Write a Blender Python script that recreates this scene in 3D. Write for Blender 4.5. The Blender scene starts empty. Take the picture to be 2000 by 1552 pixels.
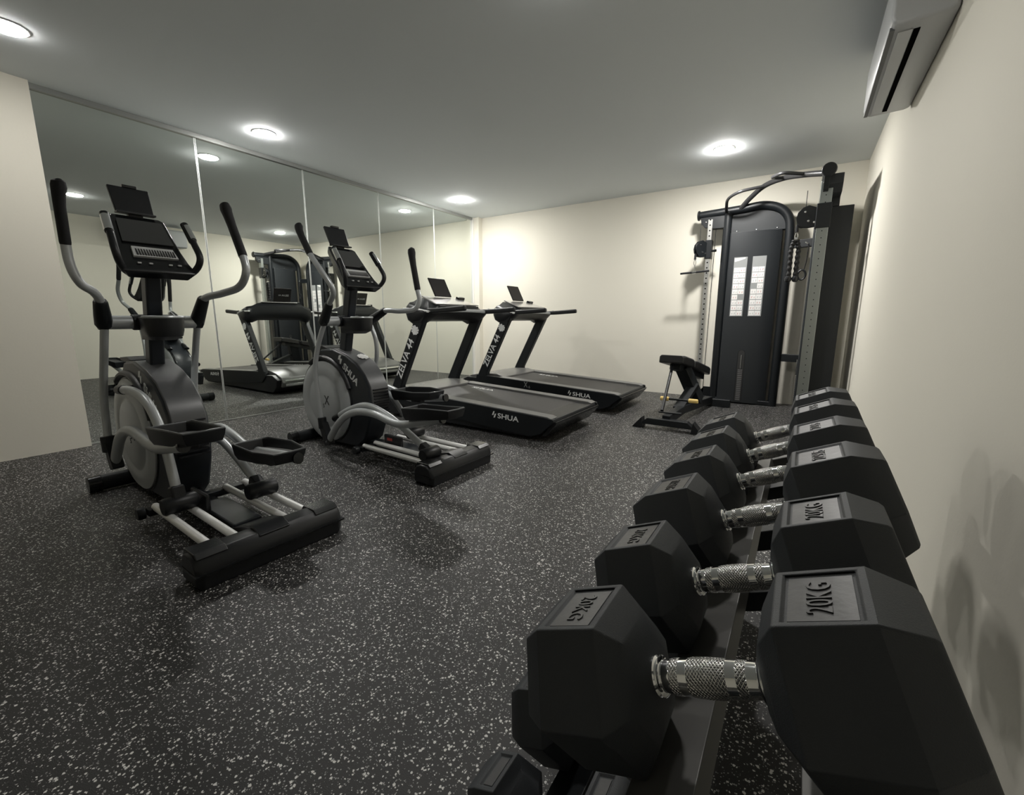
import bpy, bmesh, math, random
from mathutils import Vector, Matrix
random.seed(7)
R = math.radians
sc = bpy.context.scene
col = sc.collection

# ------------------------------------------------------------------ camera
cam_d = bpy.data.cameras.new('camera'); cam = bpy.data.objects.new('camera', cam_d); col.objects.link(cam)
F_PX, YAW, PITCH, ROLL = 853.9, -0.5793, 0.1798, 0.0017
cam_d.sensor_fit = 'HORIZONTAL'; cam_d.sensor_width = 36.0; cam_d.lens = F_PX / 2000 * 36.0
cam_d.clip_start = 0.01; cam_d.clip_end = 60
_fw = Vector((math.sin(YAW)*math.cos(PITCH), math.cos(YAW)*math.cos(PITCH), -math.sin(PITCH)))
_rt = Vector((math.cos(YAW), -math.sin(YAW), 0)); _up = _rt.cross(_fw)
_r2 = math.cos(ROLL)*_rt + math.sin(ROLL)*_up; _u2 = -math.sin(ROLL)*_rt + math.cos(ROLL)*_up
cam.matrix_world = Matrix(((_r2.x, _u2.x, -_fw.x, 4.7138), (_r2.y, _u2.y, -_fw.y, -6.0418), (_r2.z, _u2.z, -_fw.z, 1.0003), (0, 0, 0, 1)))
sc.camera = cam

# ------------------------------------------------------------------ world and exposure
w = bpy.data.worlds.new('world'); sc.world = w; w.use_nodes = True
w.node_tree.nodes['Background'].inputs[0].default_value = (0.02, 0.022, 0.025, 1)
w.node_tree.nodes['Background'].inputs[1].default_value = 0.2
sc.view_settings.view_transform = 'Standard'; sc.view_settings.look = 'None'
sc.view_settings.gamma = 1.0; sc.view_settings.use_curve_mapping = False
sc.view_settings.exposure = 0.0
LAMP_STRENGTH = 470.0
LAMP_COLOR = (1.0, 0.975, 0.93)
# (x, y, relative strength)
LAMPS = [(0.60, -1.05, 1.25), (0.58, -3.72, 0.75), (0.82, -5.27, 0.20), (3.92, -1.12, 1.6), (3.62, -4.05, 0.50)]

# ------------------------------------------------------------------ materials
MATS = {}
def mat(name, color, rough=0.5, metal=0.0, spec=0.5, bump=0.0, bscale=40.0, coat=0.0, var=0.0, emit=None, estr=0.0):
    if name in MATS: return MATS[name]
    m = bpy.data.materials.new(name); m.use_nodes = True; MATS[name] = m
    nt = m.node_tree; b = nt.nodes['Principled BSDF']
    b.inputs['Base Color'].default_value = (*color, 1); b.inputs['Roughness'].default_value = rough
    b.inputs['Metallic'].default_value = metal; b.inputs['Specular IOR Level'].default_value = spec
    b.inputs['Coat Weight'].default_value = coat
    if emit: b.inputs['Emission Color'].default_value = (*emit, 1); b.inputs['Emission Strength'].default_value = estr
    if bump or var:
        tc = nt.nodes.new('ShaderNodeTexCoord'); nz = nt.nodes.new('ShaderNodeTexNoise')
        nz.inputs['Scale'].default_value = bscale; nz.inputs['Detail'].default_value = 4
        nt.links.new(tc.outputs['Object'], nz.inputs['Vector'])
        if bump:
            bp = nt.nodes.new('ShaderNodeBump'); bp.inputs['Strength'].default_value = bump; bp.inputs['Distance'].default_value = 0.002
            nt.links.new(nz.outputs['Fac'], bp.inputs['Height']); nt.links.new(bp.outputs['Normal'], b.inputs['Normal'])
        if var:
            mr = nt.nodes.new('ShaderNodeMapRange'); mr.inputs['To Min'].default_value = max(0.02, rough-var); mr.inputs['To Max'].default_value = min(1, rough+var)
            nt.links.new(nz.outputs['Fac'], mr.inputs['Value']); nt.links.new(mr.outputs['Result'], b.inputs['Roughness'])
    return m

WALL = mat('wall_paint', (0.80, 0.77, 0.68), 0.75, spec=0.2, bump=0.15, bscale=90)
CEIL = mat('ceiling_paint', (0.76, 0.80, 0.82), 0.8, spec=0.15, bump=0.1, bscale=70)
BLACKM = mat('black_powder_coat', (0.009, 0.011, 0.013), 0.42, spec=0.4, bump=0.15, bscale=400)
PANEL = mat('charcoal_panel', (0.022, 0.025, 0.028), 0.5, spec=0.4, bump=0.15, bscale=500)
PLAST = mat('black_plastic', (0.012, 0.013, 0.015), 0.38, spec=0.4, bump=0.2, bscale=600)
PLASTG = mat('gloss_black_plastic', (0.010, 0.011, 0.012), 0.22, spec=0.5)
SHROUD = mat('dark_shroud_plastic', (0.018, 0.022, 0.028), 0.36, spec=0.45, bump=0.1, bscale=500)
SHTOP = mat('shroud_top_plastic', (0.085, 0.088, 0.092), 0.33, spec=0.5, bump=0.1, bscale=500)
FOAM = mat('black_foam_grip', (0.014, 0.014, 0.015), 0.7, spec=0.35, bump=0.3, bscale=300)
SILVER = mat('silver_grey_paint', (0.47, 0.49, 0.50), 0.34, metal=0.35, spec=0.5)
DISC = mat('grey_disc_plastic', (0.46, 0.48, 0.49), 0.38, spec=0.5)
ALU = mat('brushed_aluminium', (0.92, 0.92, 0.91), 0.38, metal=0.3)
CHROME = mat('chrome', (0.86, 0.87, 0.88), 0.07, metal=1.0)
BRIGHT = mat('bolt_metal', (0.85, 0.85, 0.85), 0.22, metal=1.0)
RUB = mat('dumbbell_rubber', (0.036, 0.040, 0.045), 0.55, spec=0.4, bump=0.25, bscale=900)
RUBREC = mat('dumbbell_badge_rubber', (0.040, 0.040, 0.041), 0.42, spec=0.5, bump=0.3, bscale=60)
RUBTX = mat('dumbbell_lettering_rubber', (0.028, 0.028, 0.029), 0.4, spec=0.5)
RACK = mat('rack_grey_metal', (0.13, 0.128, 0.122), 0.38, metal=0.3)
WHITE = mat('white_print', (0.85, 0.86, 0.85), 0.5)
DECAL = mat('pale_print', (0.45, 0.45, 0.45), 0.4)
DARKPR = mat('dark_print', (0.03, 0.03, 0.03), 0.5)
PAPER = mat('placard_white', (0.82, 0.81, 0.80), 0.4)
PLGREY = mat('placard_grey', (0.30, 0.31, 0.31), 0.35)
PINK = mat('placard_red_ink', (0.55, 0.30, 0.29), 0.5)
YELL = mat('yellow_foam', (0.85, 0.62, 0.22), 0.6)
RED = mat('red_label', (0.55, 0.06, 0.05), 0.4)
ACW = mat('air_conditioner_plastic', (0.53, 0.545, 0.56), 0.4)
ACD = mat('air_conditioner_slot', (0.002, 0.002, 0.002), 0.95, spec=0.02)
ACG = mat('air_conditioner_groove', (0.12, 0.125, 0.13), 0.5)
BELT = mat('belt_rubber', (0.035, 0.034, 0.034), 0.5, spec=0.5, bump=0.5, bscale=700)
DECKT = mat('deck_rail_plastic', (0.14, 0.14, 0.137), 0.4, spec=0.5, bump=0.2, bscale=400)
COVER = mat('motor_cover_plastic', (0.12, 0.12, 0.117), 0.3, spec=0.5)
GLASS = mat('console_glass', (0.03, 0.03, 0.032), 0.08, spec=0.9, coat=1.0)
TGLASS = mat('treadmill_console_glass', (0.50, 0.49, 0.48), 0.18, metal=0.6, spec=0.8, bump=0.25, bscale=18)
TRIMW = mat('white_trim', (0.85, 0.84, 0.80), 0.5)
CHANNEL = mat('mirror_channel_metal', (0.30, 0.31, 0.30), 0.35, metal=0.4)
VINYL = mat('black_vinyl', (0.016, 0.016, 0.017), 0.35, spec=0.5, bump=0.2, bscale=200)
LEDG = mat('lamp_diffuser', (1, 1, 1), 0.5, emit=LAMP_COLOR, estr=LAMP_STRENGTH)

# mirror
mm = bpy.data.materials.new('mirror_silver'); mm.use_nodes = True; MATS['mirror'] = mm
b = mm.node_tree.nodes['Principled BSDF']; b.inputs['Base Color'].default_value = (0.74, 0.77, 0.735, 1); b.inputs['Metallic'].default_value = 1; b.inputs['Roughness'].default_value = 0.012
MEDGE = mat('mirror_bevel_edge', (0.72, 0.75, 0.72), 0.25, metal=0.3)

# knurled chrome
kn = bpy.data.materials.new('knurled_chrome'); kn.use_nodes = True; nt = kn.node_tree
b = nt.nodes['Principled BSDF']; b.inputs['Base Color'].default_value = (0.80, 0.80, 0.80, 1); b.inputs['Metallic'].default_value = 1; b.inputs['Roughness'].default_value = 0.2
uv = nt.nodes.new('ShaderNodeUVMap')
hs = []
for ang in (R(35), R(-35)):
    mp = nt.nodes.new('ShaderNodeMapping'); mp.inputs['Rotation'].default_value = (0, 0, ang)
    wv = nt.nodes.new('ShaderNodeTexWave'); wv.wave_type = 'BANDS'; wv.bands_direction = 'X'; wv.inputs['Scale'].default_value = 110; wv.inputs['Distortion'].default_value = 0
    nt.links.new(uv.outputs['UV'], mp.inputs['Vector']); nt.links.new(mp.outputs['Vector'], wv.inputs['Vector']); hs.append(wv)
mx = nt.nodes.new('ShaderNodeMath'); mx.operation = 'MINIMUM'
nt.links.new(hs[0].outputs['Fac'], mx.inputs[0]); nt.links.new(hs[1].outputs['Fac'], mx.inputs[1])
bp = nt.nodes.new('ShaderNodeBump'); bp.inputs['Strength'].default_value = 1.0; bp.inputs['Distance'].default_value = 0.0012
nt.links.new(mx.outputs[0], bp.inputs['Height']); nt.links.new(bp.outputs['Normal'], b.inputs['Normal'])
KNURL = kn

# rubber floor: black crumb with scattered pale flecks
fl = bpy.data.materials.new('rubber_floor'); fl.use_nodes = True; nt = fl.node_tree
b = nt.nodes['Principled BSDF']
tc = nt.nodes.new('ShaderNodeTexCoord')
def flecks(scale, thr, size, seed):
    mp = nt.nodes.new('ShaderNodeMapping'); mp.inputs['Location'].default_value = (seed, seed*1.7, 0.31)
    nz = nt.nodes.new('ShaderNodeTexNoise'); nz.inputs['Scale'].default_value = scale*1.3; nz.inputs['Detail'].default_value = 2
    mixv = nt.nodes.new('ShaderNodeVectorMath'); mixv.operation = 'SCALE'; mixv.inputs['Scale'].default_value = 0.9/scale
    addv = nt.nodes.new('ShaderNodeVectorMath'); addv.operation = 'ADD'
    vo = nt.nodes.new('ShaderNodeTexVoronoi'); vo.voronoi_dimensions = '2D'; vo.inputs['Scale'].default_value = scale; vo.inputs['Randomness'].default_value = 1
    nt.links.new(tc.outputs['Object'], mp.inputs['Vector']); nt.links.new(mp.outputs['Vector'], nz.inputs['Vector'])
    nt.links.new(nz.outputs['Color'], mixv.inputs[0]); nt.links.new(mixv.outputs[0], addv.inputs[0]); nt.links.new(mp.outputs['Vector'], addv.inputs[1])
    nt.links.new(addv.outputs[0], vo.inputs['Vector'])
    sep = nt.nodes.new('ShaderNodeSeparateColor'); nt.links.new(vo.outputs['Color'], sep.inputs[0])
    gt = nt.nodes.new('ShaderNodeMath'); gt.operation = 'GREATER_THAN'; gt.inputs[1].default_value = thr; nt.links.new(sep.outputs[0], gt.inputs[0])
    sz = nt.nodes.new('ShaderNodeMath'); sz.operation = 'MULTIPLY'; sz.inputs[1].default_value = size; nt.links.new(sep.outputs[1], sz.inputs[0])
    lt = nt.nodes.new('ShaderNodeMath'); lt.operation = 'LESS_THAN'; nt.links.new(vo.outputs['Distance'], lt.inputs[0]); nt.links.new(sz.outputs[0], lt.inputs[1])
    ml = nt.nodes.new('ShaderNodeMath'); ml.operation = 'MULTIPLY'; nt.links.new(gt.outputs[0], ml.inputs[0]); nt.links.new(lt.outputs[0], ml.inputs[1])
    return ml, sep
f1, s1 = flecks(150, 0.81, 0.56, 0.0)
f2, s2 = flecks(260, 0.80, 0.55, 3.3)
fm = nt.nodes.new('ShaderNodeMath'); fm.operation = 'MAXIMUM'; nt.links.new(f1.outputs[0], fm.inputs[0])
hf = nt.nodes.new('ShaderNodeMath'); hf.operation = 'MULTIPLY'; hf.inputs[1].default_value = 0.45; nt.links.new(f2.outputs[0], hf.inputs[0]); nt.links.new(hf.outputs[0], fm.inputs[1])
big = nt.nodes.new('ShaderNodeTexNoise'); big.inputs['Scale'].default_value = 1.6; big.inputs['Detail'].default_value = 5; nt.links.new(tc.outputs['Object'], big.inputs['Vector'])
cr = nt.nodes.new('ShaderNodeValToRGB'); cr.color_ramp.elements[0].position = 0.3; cr.color_ramp.elements[0].color = (0.009, 0.009, 0.009, 1); cr.color_ramp.elements[1].position = 0.75; cr.color_ramp.elements[1].color = (0.019, 0.0188, 0.0185, 1)
nt.links.new(big.outputs['Fac'], cr.inputs[0])
mixc = nt.nodes.new('ShaderNodeMix'); mixc.data_type = 'RGBA'; mixc.inputs[7].default_value = (0.72, 0.71, 0.69, 1)
nt.links.new(fm.outputs[0], mixc.inputs[0]); nt.links.new(cr.outputs[0], mixc.inputs[6]); nt.links.new(mixc.outputs[2], b.inputs['Base Color'])
b.inputs['Roughness'].default_value = 0.48; b.inputs['Specular IOR Level'].default_value = 0.4
gr = nt.nodes.new('ShaderNodeTexNoise'); gr.inputs['Scale'].default_value = 420; gr.inputs['Detail'].default_value = 3; nt.links.new(tc.outputs['Object'], gr.inputs['Vector'])
bp = nt.nodes.new('ShaderNodeBump'); bp.inputs['Strength'].default_value = 0.35; bp.inputs['Distance'].default_value = 0.002
nt.links.new(gr.outputs['Fac'], bp.inputs['Height']); nt.links.new(bp.outputs['Normal'], b.inputs['Normal'])
FLOOR = fl

# ------------------------------------------------------------------ mesh helpers
def fillet(pts, r=0.03, n=5):
    pts = [Vector(p) for p in pts]
    if len(pts) < 3 or r <= 0: return pts
    out = [pts[0]]
    for i in range(1, len(pts)-1):
        a, b_, c = pts[i-1], pts[i], pts[i+1]
        d1 = min(r, (a-b_).length*0.48); d2 = min(r, (c-b_).length*0.48)
        p1 = b_ + (a-b_).normalized()*d1; p2 = b_ + (c-b_).normalized()*d2
        for k in range(n+1):
            t = k/n; out.append(p1*(1-t)**2 + b_*2*t*(1-t) + p2*t*t)
    out.append(pts[-1]); return out
def spline(pts, n=6):
    P = [Vector(p) for p in pts]; P = [P[0]*2-P[1]] + P + [P[-1]*2-P[-2]]; out = []
    for i in range(1, len(P)-2):
        for k in range(n):
            t = k/n; a, b_, c, d = P[i-1], P[i], P[i+1], P[i+2]
            out.append(0.5*((2*b_) + (c-a)*t + (2*a-5*b_+4*c-d)*t*t + (3*b_-a-3*c+d)*t**3))
    out.append(P[-2]); return out

class MB:
    def __init__(s, off=(0, 0, 0)):
        s.bm = bmesh.new(); s.off = Vector(off); s.uv = s.bm.loops.layers.uv.new('UVMap')
    def v(s, p): return s.bm.verts.new(Vector(p) - s.off)
    def face(s, vs):
        try: return s.bm.faces.new(vs)
        except ValueError: return None
    def box(s, c, d, M=None):
        c = Vector(c); h = Vector(d)/2; vs = []
        for x in (-1, 1):
            for y in (-1, 1):
                for z in (-1, 1):
                    q = Vector((x*h.x, y*h.y, z*h.z))
                    if M: q = M @ q
                    vs.append(s.v(c+q))
        for f in ((0, 1, 3, 2), (4, 6, 7, 5), (0, 4, 5, 1), (2, 3, 7, 6), (0, 2, 6, 4), (1, 5, 7, 3)): s.face([vs[i] for i in f])
        return s
    def prism(s, poly, a, b_, axis='y', inset=None):
        """poly: 2D points; axis y: (x,z) extruded a..b in y; axis x: (y,z); axis z: (x,y)"""
        def P(u, v_, t): return {'y': (u, t, v_), 'x': (t, u, v_), 'z': (u, v_, t)}[axis]
        cu = sum(p[0] for p in poly)/len(poly); cv = sum(p[1] for p in poly)/len(poly)
        def ring(t, k): return [s.v(P(cu+(p[0]-cu)*k, cv+(p[1]-cv)*k, t)) for p in poly]
        if inset:
            e, k = inset; lv = [(a, k), (a+e, 1), (b_-e, 1), (b_, k)]
        else: lv = [(a, 1), (b_, 1)]
        rs = [ring(*q) for q in lv]; n = len(poly)
        for r0, r1 in zip(rs, rs[1:]):
            for i in range(n): s.face([r0[i], r0[(i+1) % n], r1[(i+1) % n], r1[i]])
        s.face(list(reversed(rs[0]))); s.face(rs[-1])
        return s
    def tube(s, pts, r, seg=14, cap=True, oval=1.0, up=(0, 0, 1)):
        """swept tube; r number or list; oval scales the second axis"""
        pts = [Vector(p) for p in pts]; n = len(pts)
        rs = r if isinstance(r, (list, tuple)) else [r]*n
        tans = []
        for i in range(n):
            a = pts[max(0, i-1)]; b_ = pts[min(n-1, i+1)]; tans.append((b_-a).normalized())
        u = Vector(up)
        if abs(u.dot(tans[0])) > 0.95: u = Vector((1, 0, 0))
        nrm = (u - tans[0]*u.dot(tans[0])).normalized(); rings = []; L = 0
        Ls = []
        for i in range(n):
            if i:
                q = tans[i-1].rotation_difference(tans[i]); nrm = q @ nrm; L += (pts[i]-pts[i-1]).length
            nrm = (nrm - tans[i]*nrm.dot(tans[i])).normalized(); bn = tans[i].cross(nrm)
            rings.append([s.v(pts[i] + nrm*math.cos(2*math.pi*k/seg)*rs[i] + bn*math.sin(2*math.pi*k/seg)*rs[i]*oval) for k in range(seg)]); Ls.append(L)
        for i in range(n-1):
            for k in range(seg):
                f = s.face([rings[i][k], rings[i][(k+1) % seg], rings[i+1][(k+1) % seg], rings[i+1][k]])
                if f:
                    cc = 2*math.pi*max(rs[i], 1e-4)
                    uvs = [(Ls[i], k/seg*cc), (Ls[i], (k+1)/seg*cc), (Ls[i+1], (k+1)/seg*cc), (Ls[i+1], k/seg*cc)]
                    for lp, q in zip(f.loops, uvs): lp[s.uv].uv = q
        if cap: s.face(list(reversed(rings[0]))); s.face(rings[-1])
        return s
    def rbar(s, pts, w_, h, M=None):
        """rectangular bar swept along points; w_ across (horizontal-ish), h other"""
        pts = [Vector(p) for p in pts]; n = len(pts); rings = []
        for i in range(n):
            t = (pts[min(n-1, i+1)]-pts[max(0, i-1)]).normalized()
            side = Vector(M) if M else t.cross(Vector((0, 0, 1)))
            if side.length < 1e-3: side = Vector((0, 1, 0))
            side = (side - t*side.dot(t)).normalized(); up_ = side.cross(t).normalized()
            rings.append([s.v(pts[i]+side*a*w_/2+up_*b_*h/2) for a, b_ in ((-1, -1), (1, -1), (1, 1), (-1, 1))])
        for r0, r1 in zip(rings, rings[1:]):
            for k in range(4): s.face([r0[k], r0[(k+1) % 4], r1[(k+1) % 4], r1[k]])
        s.face(list(reversed(rings[0]))); s.face(rings[-1]); return s
    def lathe(s, prof, c=(0, 0, 0), axis=(0, 0, 1), seg=32):
        """prof: (radius, height) list along axis from c"""
        ax = Vector(axis).normalized(); u = ax.orthogonal().normalized(); v_ = ax.cross(u); c = Vector(c); rings = []
        for r, h in prof: rings.append([s.v(c+ax*h+(u*math.cos(2*math.pi*k/seg)+v_*math.sin(2*math.pi*k/seg))*max(r, 1e-4)) for k in range(seg)])
        for r0, r1 in zip(rings, rings[1:]):
            for k in range(seg): s.face([r0[k], r0[(k+1) % seg], r1[(k+1) % seg], r1[k]])
        s.face(list(reversed(rings[0]))); s.face(rings[-1]); return s
    def hull(s, pts):
        vs = [s.v(p) for p in pts]; bmesh.ops.convex_hull(s.bm, input=vs); return s
    def loft(s, rings, cap=True):
        rs = [[s.v(p) for p in r] for r in rings]; n = len(rs[0])
        for r0, r1 in zip(rs, rs[1:]):
            for k in range(n): s.face([r0[k], r0[(k+1) % n], r1[(k+1) % n], r1[k]])
        if cap: s.face(list(reversed(rs[0]))); s.face(rs[-1])
        return s
    def build(s, name, m, parent=None, bevel=0.0, seg=2, smooth=40, label=None):
        bmesh.ops.remove_doubles(s.bm, verts=s.bm.verts, dist=1e-6)
        bmesh.ops.recalc_face_normals(s.bm, faces=s.bm.faces)
        me = bpy.data.meshes.new(name); s.bm.to_mesh(me); s.bm.free()
        me.materials.append(m)
        for p in me.polygons: p.use_smooth = True
        me.set_sharp_from_angle(angle=R(smooth))
        o = bpy.data.objects.new(name, me); col.objects.link(o)
        if parent: o.parent = parent
        if bevel:
            md = o.modifiers.new('bevel', 'BEVEL'); md.width = bevel; md.segments = seg; md.limit_method = 'ANGLE'; md.angle_limit = R(35); md.harden_normals = True
        if label: o['label'] = label
        return o

def empty(name, loc, label, cat, rz=0, group=None):
    o = bpy.data.objects.new(name, None); col.objects.link(o); o.location = loc; o.rotation_euler = (0, 0, rz); o.empty_display_size = 0.1
    o['label'] = label; o['category'] = cat
    if group: o['group'] = group
    return o
def tag(o, label, cat, group=None):
    o['label'] = label; o['category'] = cat
    if group: o['group'] = group
    return o
def struct(o): o['kind'] = 'structure'; return o

def text(name, body, size, M, m, parent, off=(0, 0, 0), depth=0.0008, sx=1.0, spacing=1.0, shear=0.0, bold=0.0):
    """lettering as mesh; M: 4x4 placing text plane (x right, y up) ; centred"""
    cu = bpy.data.curves.new(name, 'FONT'); cu.body = body; cu.size = size; cu.align_x = 'CENTER'; cu.align_y = 'CENTER'
    cu.extrude = depth; cu.space_character = spacing; cu.shear = shear; cu.offset = bold; cu.resolution_u = 3
    t = bpy.data.objects.new(name+'_c', cu); col.objects.link(t)
    dg = bpy.context.evaluated_depsgraph_get(); me = bpy.data.meshes.new_from_object(t.evaluated_get(dg))
    bpy.data.objects.remove(t); bpy.data.curves.remove(cu)
    S = Matrix.Diagonal((sx, 1, 1, 1)); me.transform(Matrix.Translation(-Vector(off)) @ M @ S)
    me.name = name; me.materials.clear(); me.materials.append(m)
    o = bpy.data.objects.new(name, me); col.objects.link(o)
    if parent: o.parent = parent
    return o
def frame(o, xdir, ydir):
    x = Vector(xdir).normalized(); y = Vector(ydir); y = (y-x*y.dot(x)).normalized(); z = x.cross(y)
    return Matrix(((x.x, y.x, z.x, o[0]), (x.y, y.y, z.y, o[1]), (x.z, y.z, z.z, o[2]), (0, 0, 0, 1)))

def leaf_pts(r=1.0):
    """outline of a split monstera leaf with notches, centred, stalk at -y"""
    pts = []
    def side(sg):
        out = []; N = 5
        ang = [(-70+i*32) for i in range(N+1)]
        for i in range(N):
            a0, a1 = R(ang[i]), R(ang[i+1]-7)
            k = 1.0 - 0.10*abs(i-1.5)/1.5
            out += [(sg*math.cos(a0)*r*k*.9, math.sin(a0)*r*k), (sg*math.cos((a0+a1)/2)*r*k, math.sin((a0+a1)/2)*r*k), (sg*math.cos(a1)*r*k*.9, math.sin(a1)*r*k)]
            am = R(ang[i+1]-3.5)
            if i < N-1: out.append((sg*math.cos(am)*r*.34, math.sin(am)*r*.34+.06*r))
        return out
    rgt = side(1); lft = side(-1)
    return [(0.0, -r*.62)] + rgt + [(0, r*1.02)] + list(reversed(lft))
def leaf(name, r, M, m, parent, off=(0, 0, 0), t=0.0008):
    bm = bmesh.new(); pts = leaf_pts(r); o3 = Vector(off)
    c0 = bm.verts.new((M @ Vector((0, 0, t)))-o3); c1 = bm.verts.new((M @ Vector((0, 0, -t)))-o3)
    a = [bm.verts.new((M @ Vector((x, y, t)))-o3) for x, y in pts]; b2 = [bm.verts.new((M @ Vector((x, y, -t)))-o3) for x, y in pts]
    n = len(pts)
    for i in range(n):
        j = (i+1) % n
        bm.faces.new((c0, a[i], a[j])); bm.faces.new((c1, b2[j], b2[i])); bm.faces.new((a[i], b2[i], b2[j], a[j]))
    bmesh.ops.recalc_face_normals(bm, faces=bm.faces)
    me = bpy.data.meshes.new(name); bm.to_mesh(me); bm.free(); me.materials.append(m)
    o = bpy.data.objects.new(name, me); col.objects.link(o)
    if parent: o.parent = parent
    return o

# ------------------------------------------------------------------ room
W, H, YF, XL = 5.128, 2.60, -8.4, 0.105
PW = 1.0139          # mirror panel width
MX = 0.05            # mirror surface
struct(MB().box((W/2, YF/2, -0.05), (W+0.3, -YF+0.3, 0.10)).build('floor', FLOOR))
struct(MB().box((W/2, YF/2, H+0.05), (W+0.3, -YF+0.3, 0.10)).build('ceiling', CEIL))
struct(MB().box((W/2, 0.06, H/2), (W+0.3, 0.12, H)).build('wall_back', WALL))
struct(MB().box((W+0.06, YF/2, H/2), (0.12, -YF, H)).build('wall_right', WALL))
struct(MB().box((W/2, YF-0.06, H/2), (W+0.3, 0.12, H)).build('wall_front', WALL))
lw = MB().prism([(-0.12, 0.0), (0.0, 0.0), (0.0, -5*PW), (XL, -5*PW), (XL, YF), (-0.12, YF)], 0, H, axis='z')
struct(lw.build('wall_left', WALL))
struct(MB().box((0.085, -0.0475, H/2), (0.17, 0.095, H)).build('trim_1', WALL))                       # corner pilaster
struct(MB().box((0.06, -0.110, H/2), (0.03, 0.03, H)).build('trim_2', TRIMW))                        # white strip at the mirror's end
struct(MB().box((0.035, -(5*PW+0.12)/2, H-0.018), (0.07, 5*PW-0.12, 0.036)).build('trim_3', CHANNEL))     # channel over the mirror
struct(MB().box((0.030, -(5*PW+0.12)/2, 0.004), (0.06, 5*PW-0.12, 0.008)).build('trim_4', CHANNEL))
wherem = ['next to the back corner', 'second from the back corner', 'in the middle of the row', 'second from the near pillar', 'beside the near white wall']
for k in range(5):
    y0 = -0.13 if k == 0 else -k*PW-0.003; y1 = -(k+1)*PW+0.003
    t = empty('mirror_panel', (0.0, (y0+y1)/2, 0.008), 'tall frameless mirror panel, '+wherem[k], 'mirror', group='mirror panels along the left wall')
    L = y0-y1; z0, z1 = 0.0, H-0.036-0.008
    MB().box((MX-0.024, 0, z1/2), (0.044, L-0.010, z1)).build('glass', mm, t)
    for sgn in (-1, 1):
        MB().box((MX-0.0235, sgn*(L/2-0.0025), z1/2), (0.045, 0.005, z1)).build('edge_strip', MEDGE, t)

# ceiling lamps
wherel = ['in the back corner above the far treadmill', 'above the mirror wall between the ellipticals and treadmills', 'nearest the left edge above the near white wall', 'in front of the cable machine', 'over the middle of the room, seen in the mirror']
for k, (x, y, s_) in enumerate(LAMPS):
    t = empty('ceiling_light', (x, y, H-0.001), 'round white ceiling downlight '+wherel[k], 'ceiling light', group='round ceiling downlights')
    MB().lathe([(0.094, 0), (0.095, -0.002), (0.092, -0.004), (0.086, -0.004), (0.086, -0.001)], seg=40).build('rim', mat('lamp_rim', (0.8, 0.8, 0.78), 0.4), t)
    dm = mat('lamp_diffuser_%d' % k, (1, 1, 1), 0.5, emit=LAMP_COLOR, estr=LAMP_STRENGTH*s_)
    MB().lathe([(0.084, -0.003), (0.084, -0.007), (0.076, -0.012), (0.055, -0.016), (0.012, -0.018)], seg=32).build('diffuser', dm, t)

# ------------------------------------------------------------------ air conditioner on the right wall
ya, yb = -3.36, -2.30
AC = empty('air_conditioner', (W, (ya+yb)/2, 2.24), 'white split air conditioner high on the right wall with dark slot underneath', 'air conditioner')
off = (W, (ya+yb)/2, 2.24)
prof = [(W-0.001, 2.25), (W-0.03, 2.24), (W-0.19, 2.235), (W-0.215, 2.245), (W-0.225, 2.27), (W-0.225, 2.50), (W-0.20, 2.53), (W-0.001, 2.535)]
MB(off).prism(prof, ya, yb, inset=(0.02, 0.95)).build('housing', ACW, AC, bevel=0.012, seg=3)
MB(off).box((W-0.125, (ya+yb)/2, 2.236), (0.022, 0.92, 0.008)).build('air_slot', ACD, AC)
MB(off).box((W-0.212, (ya+yb)/2+0.01, 2.243), (0.018, 1.0, 0.014)).build('flap_groove', ACG, AC)
MB(off).box((W-0.165, (ya+yb)/2, 2.233), (0.05, 0.94, 0.004)).build('louver', ACW, AC)
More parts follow.
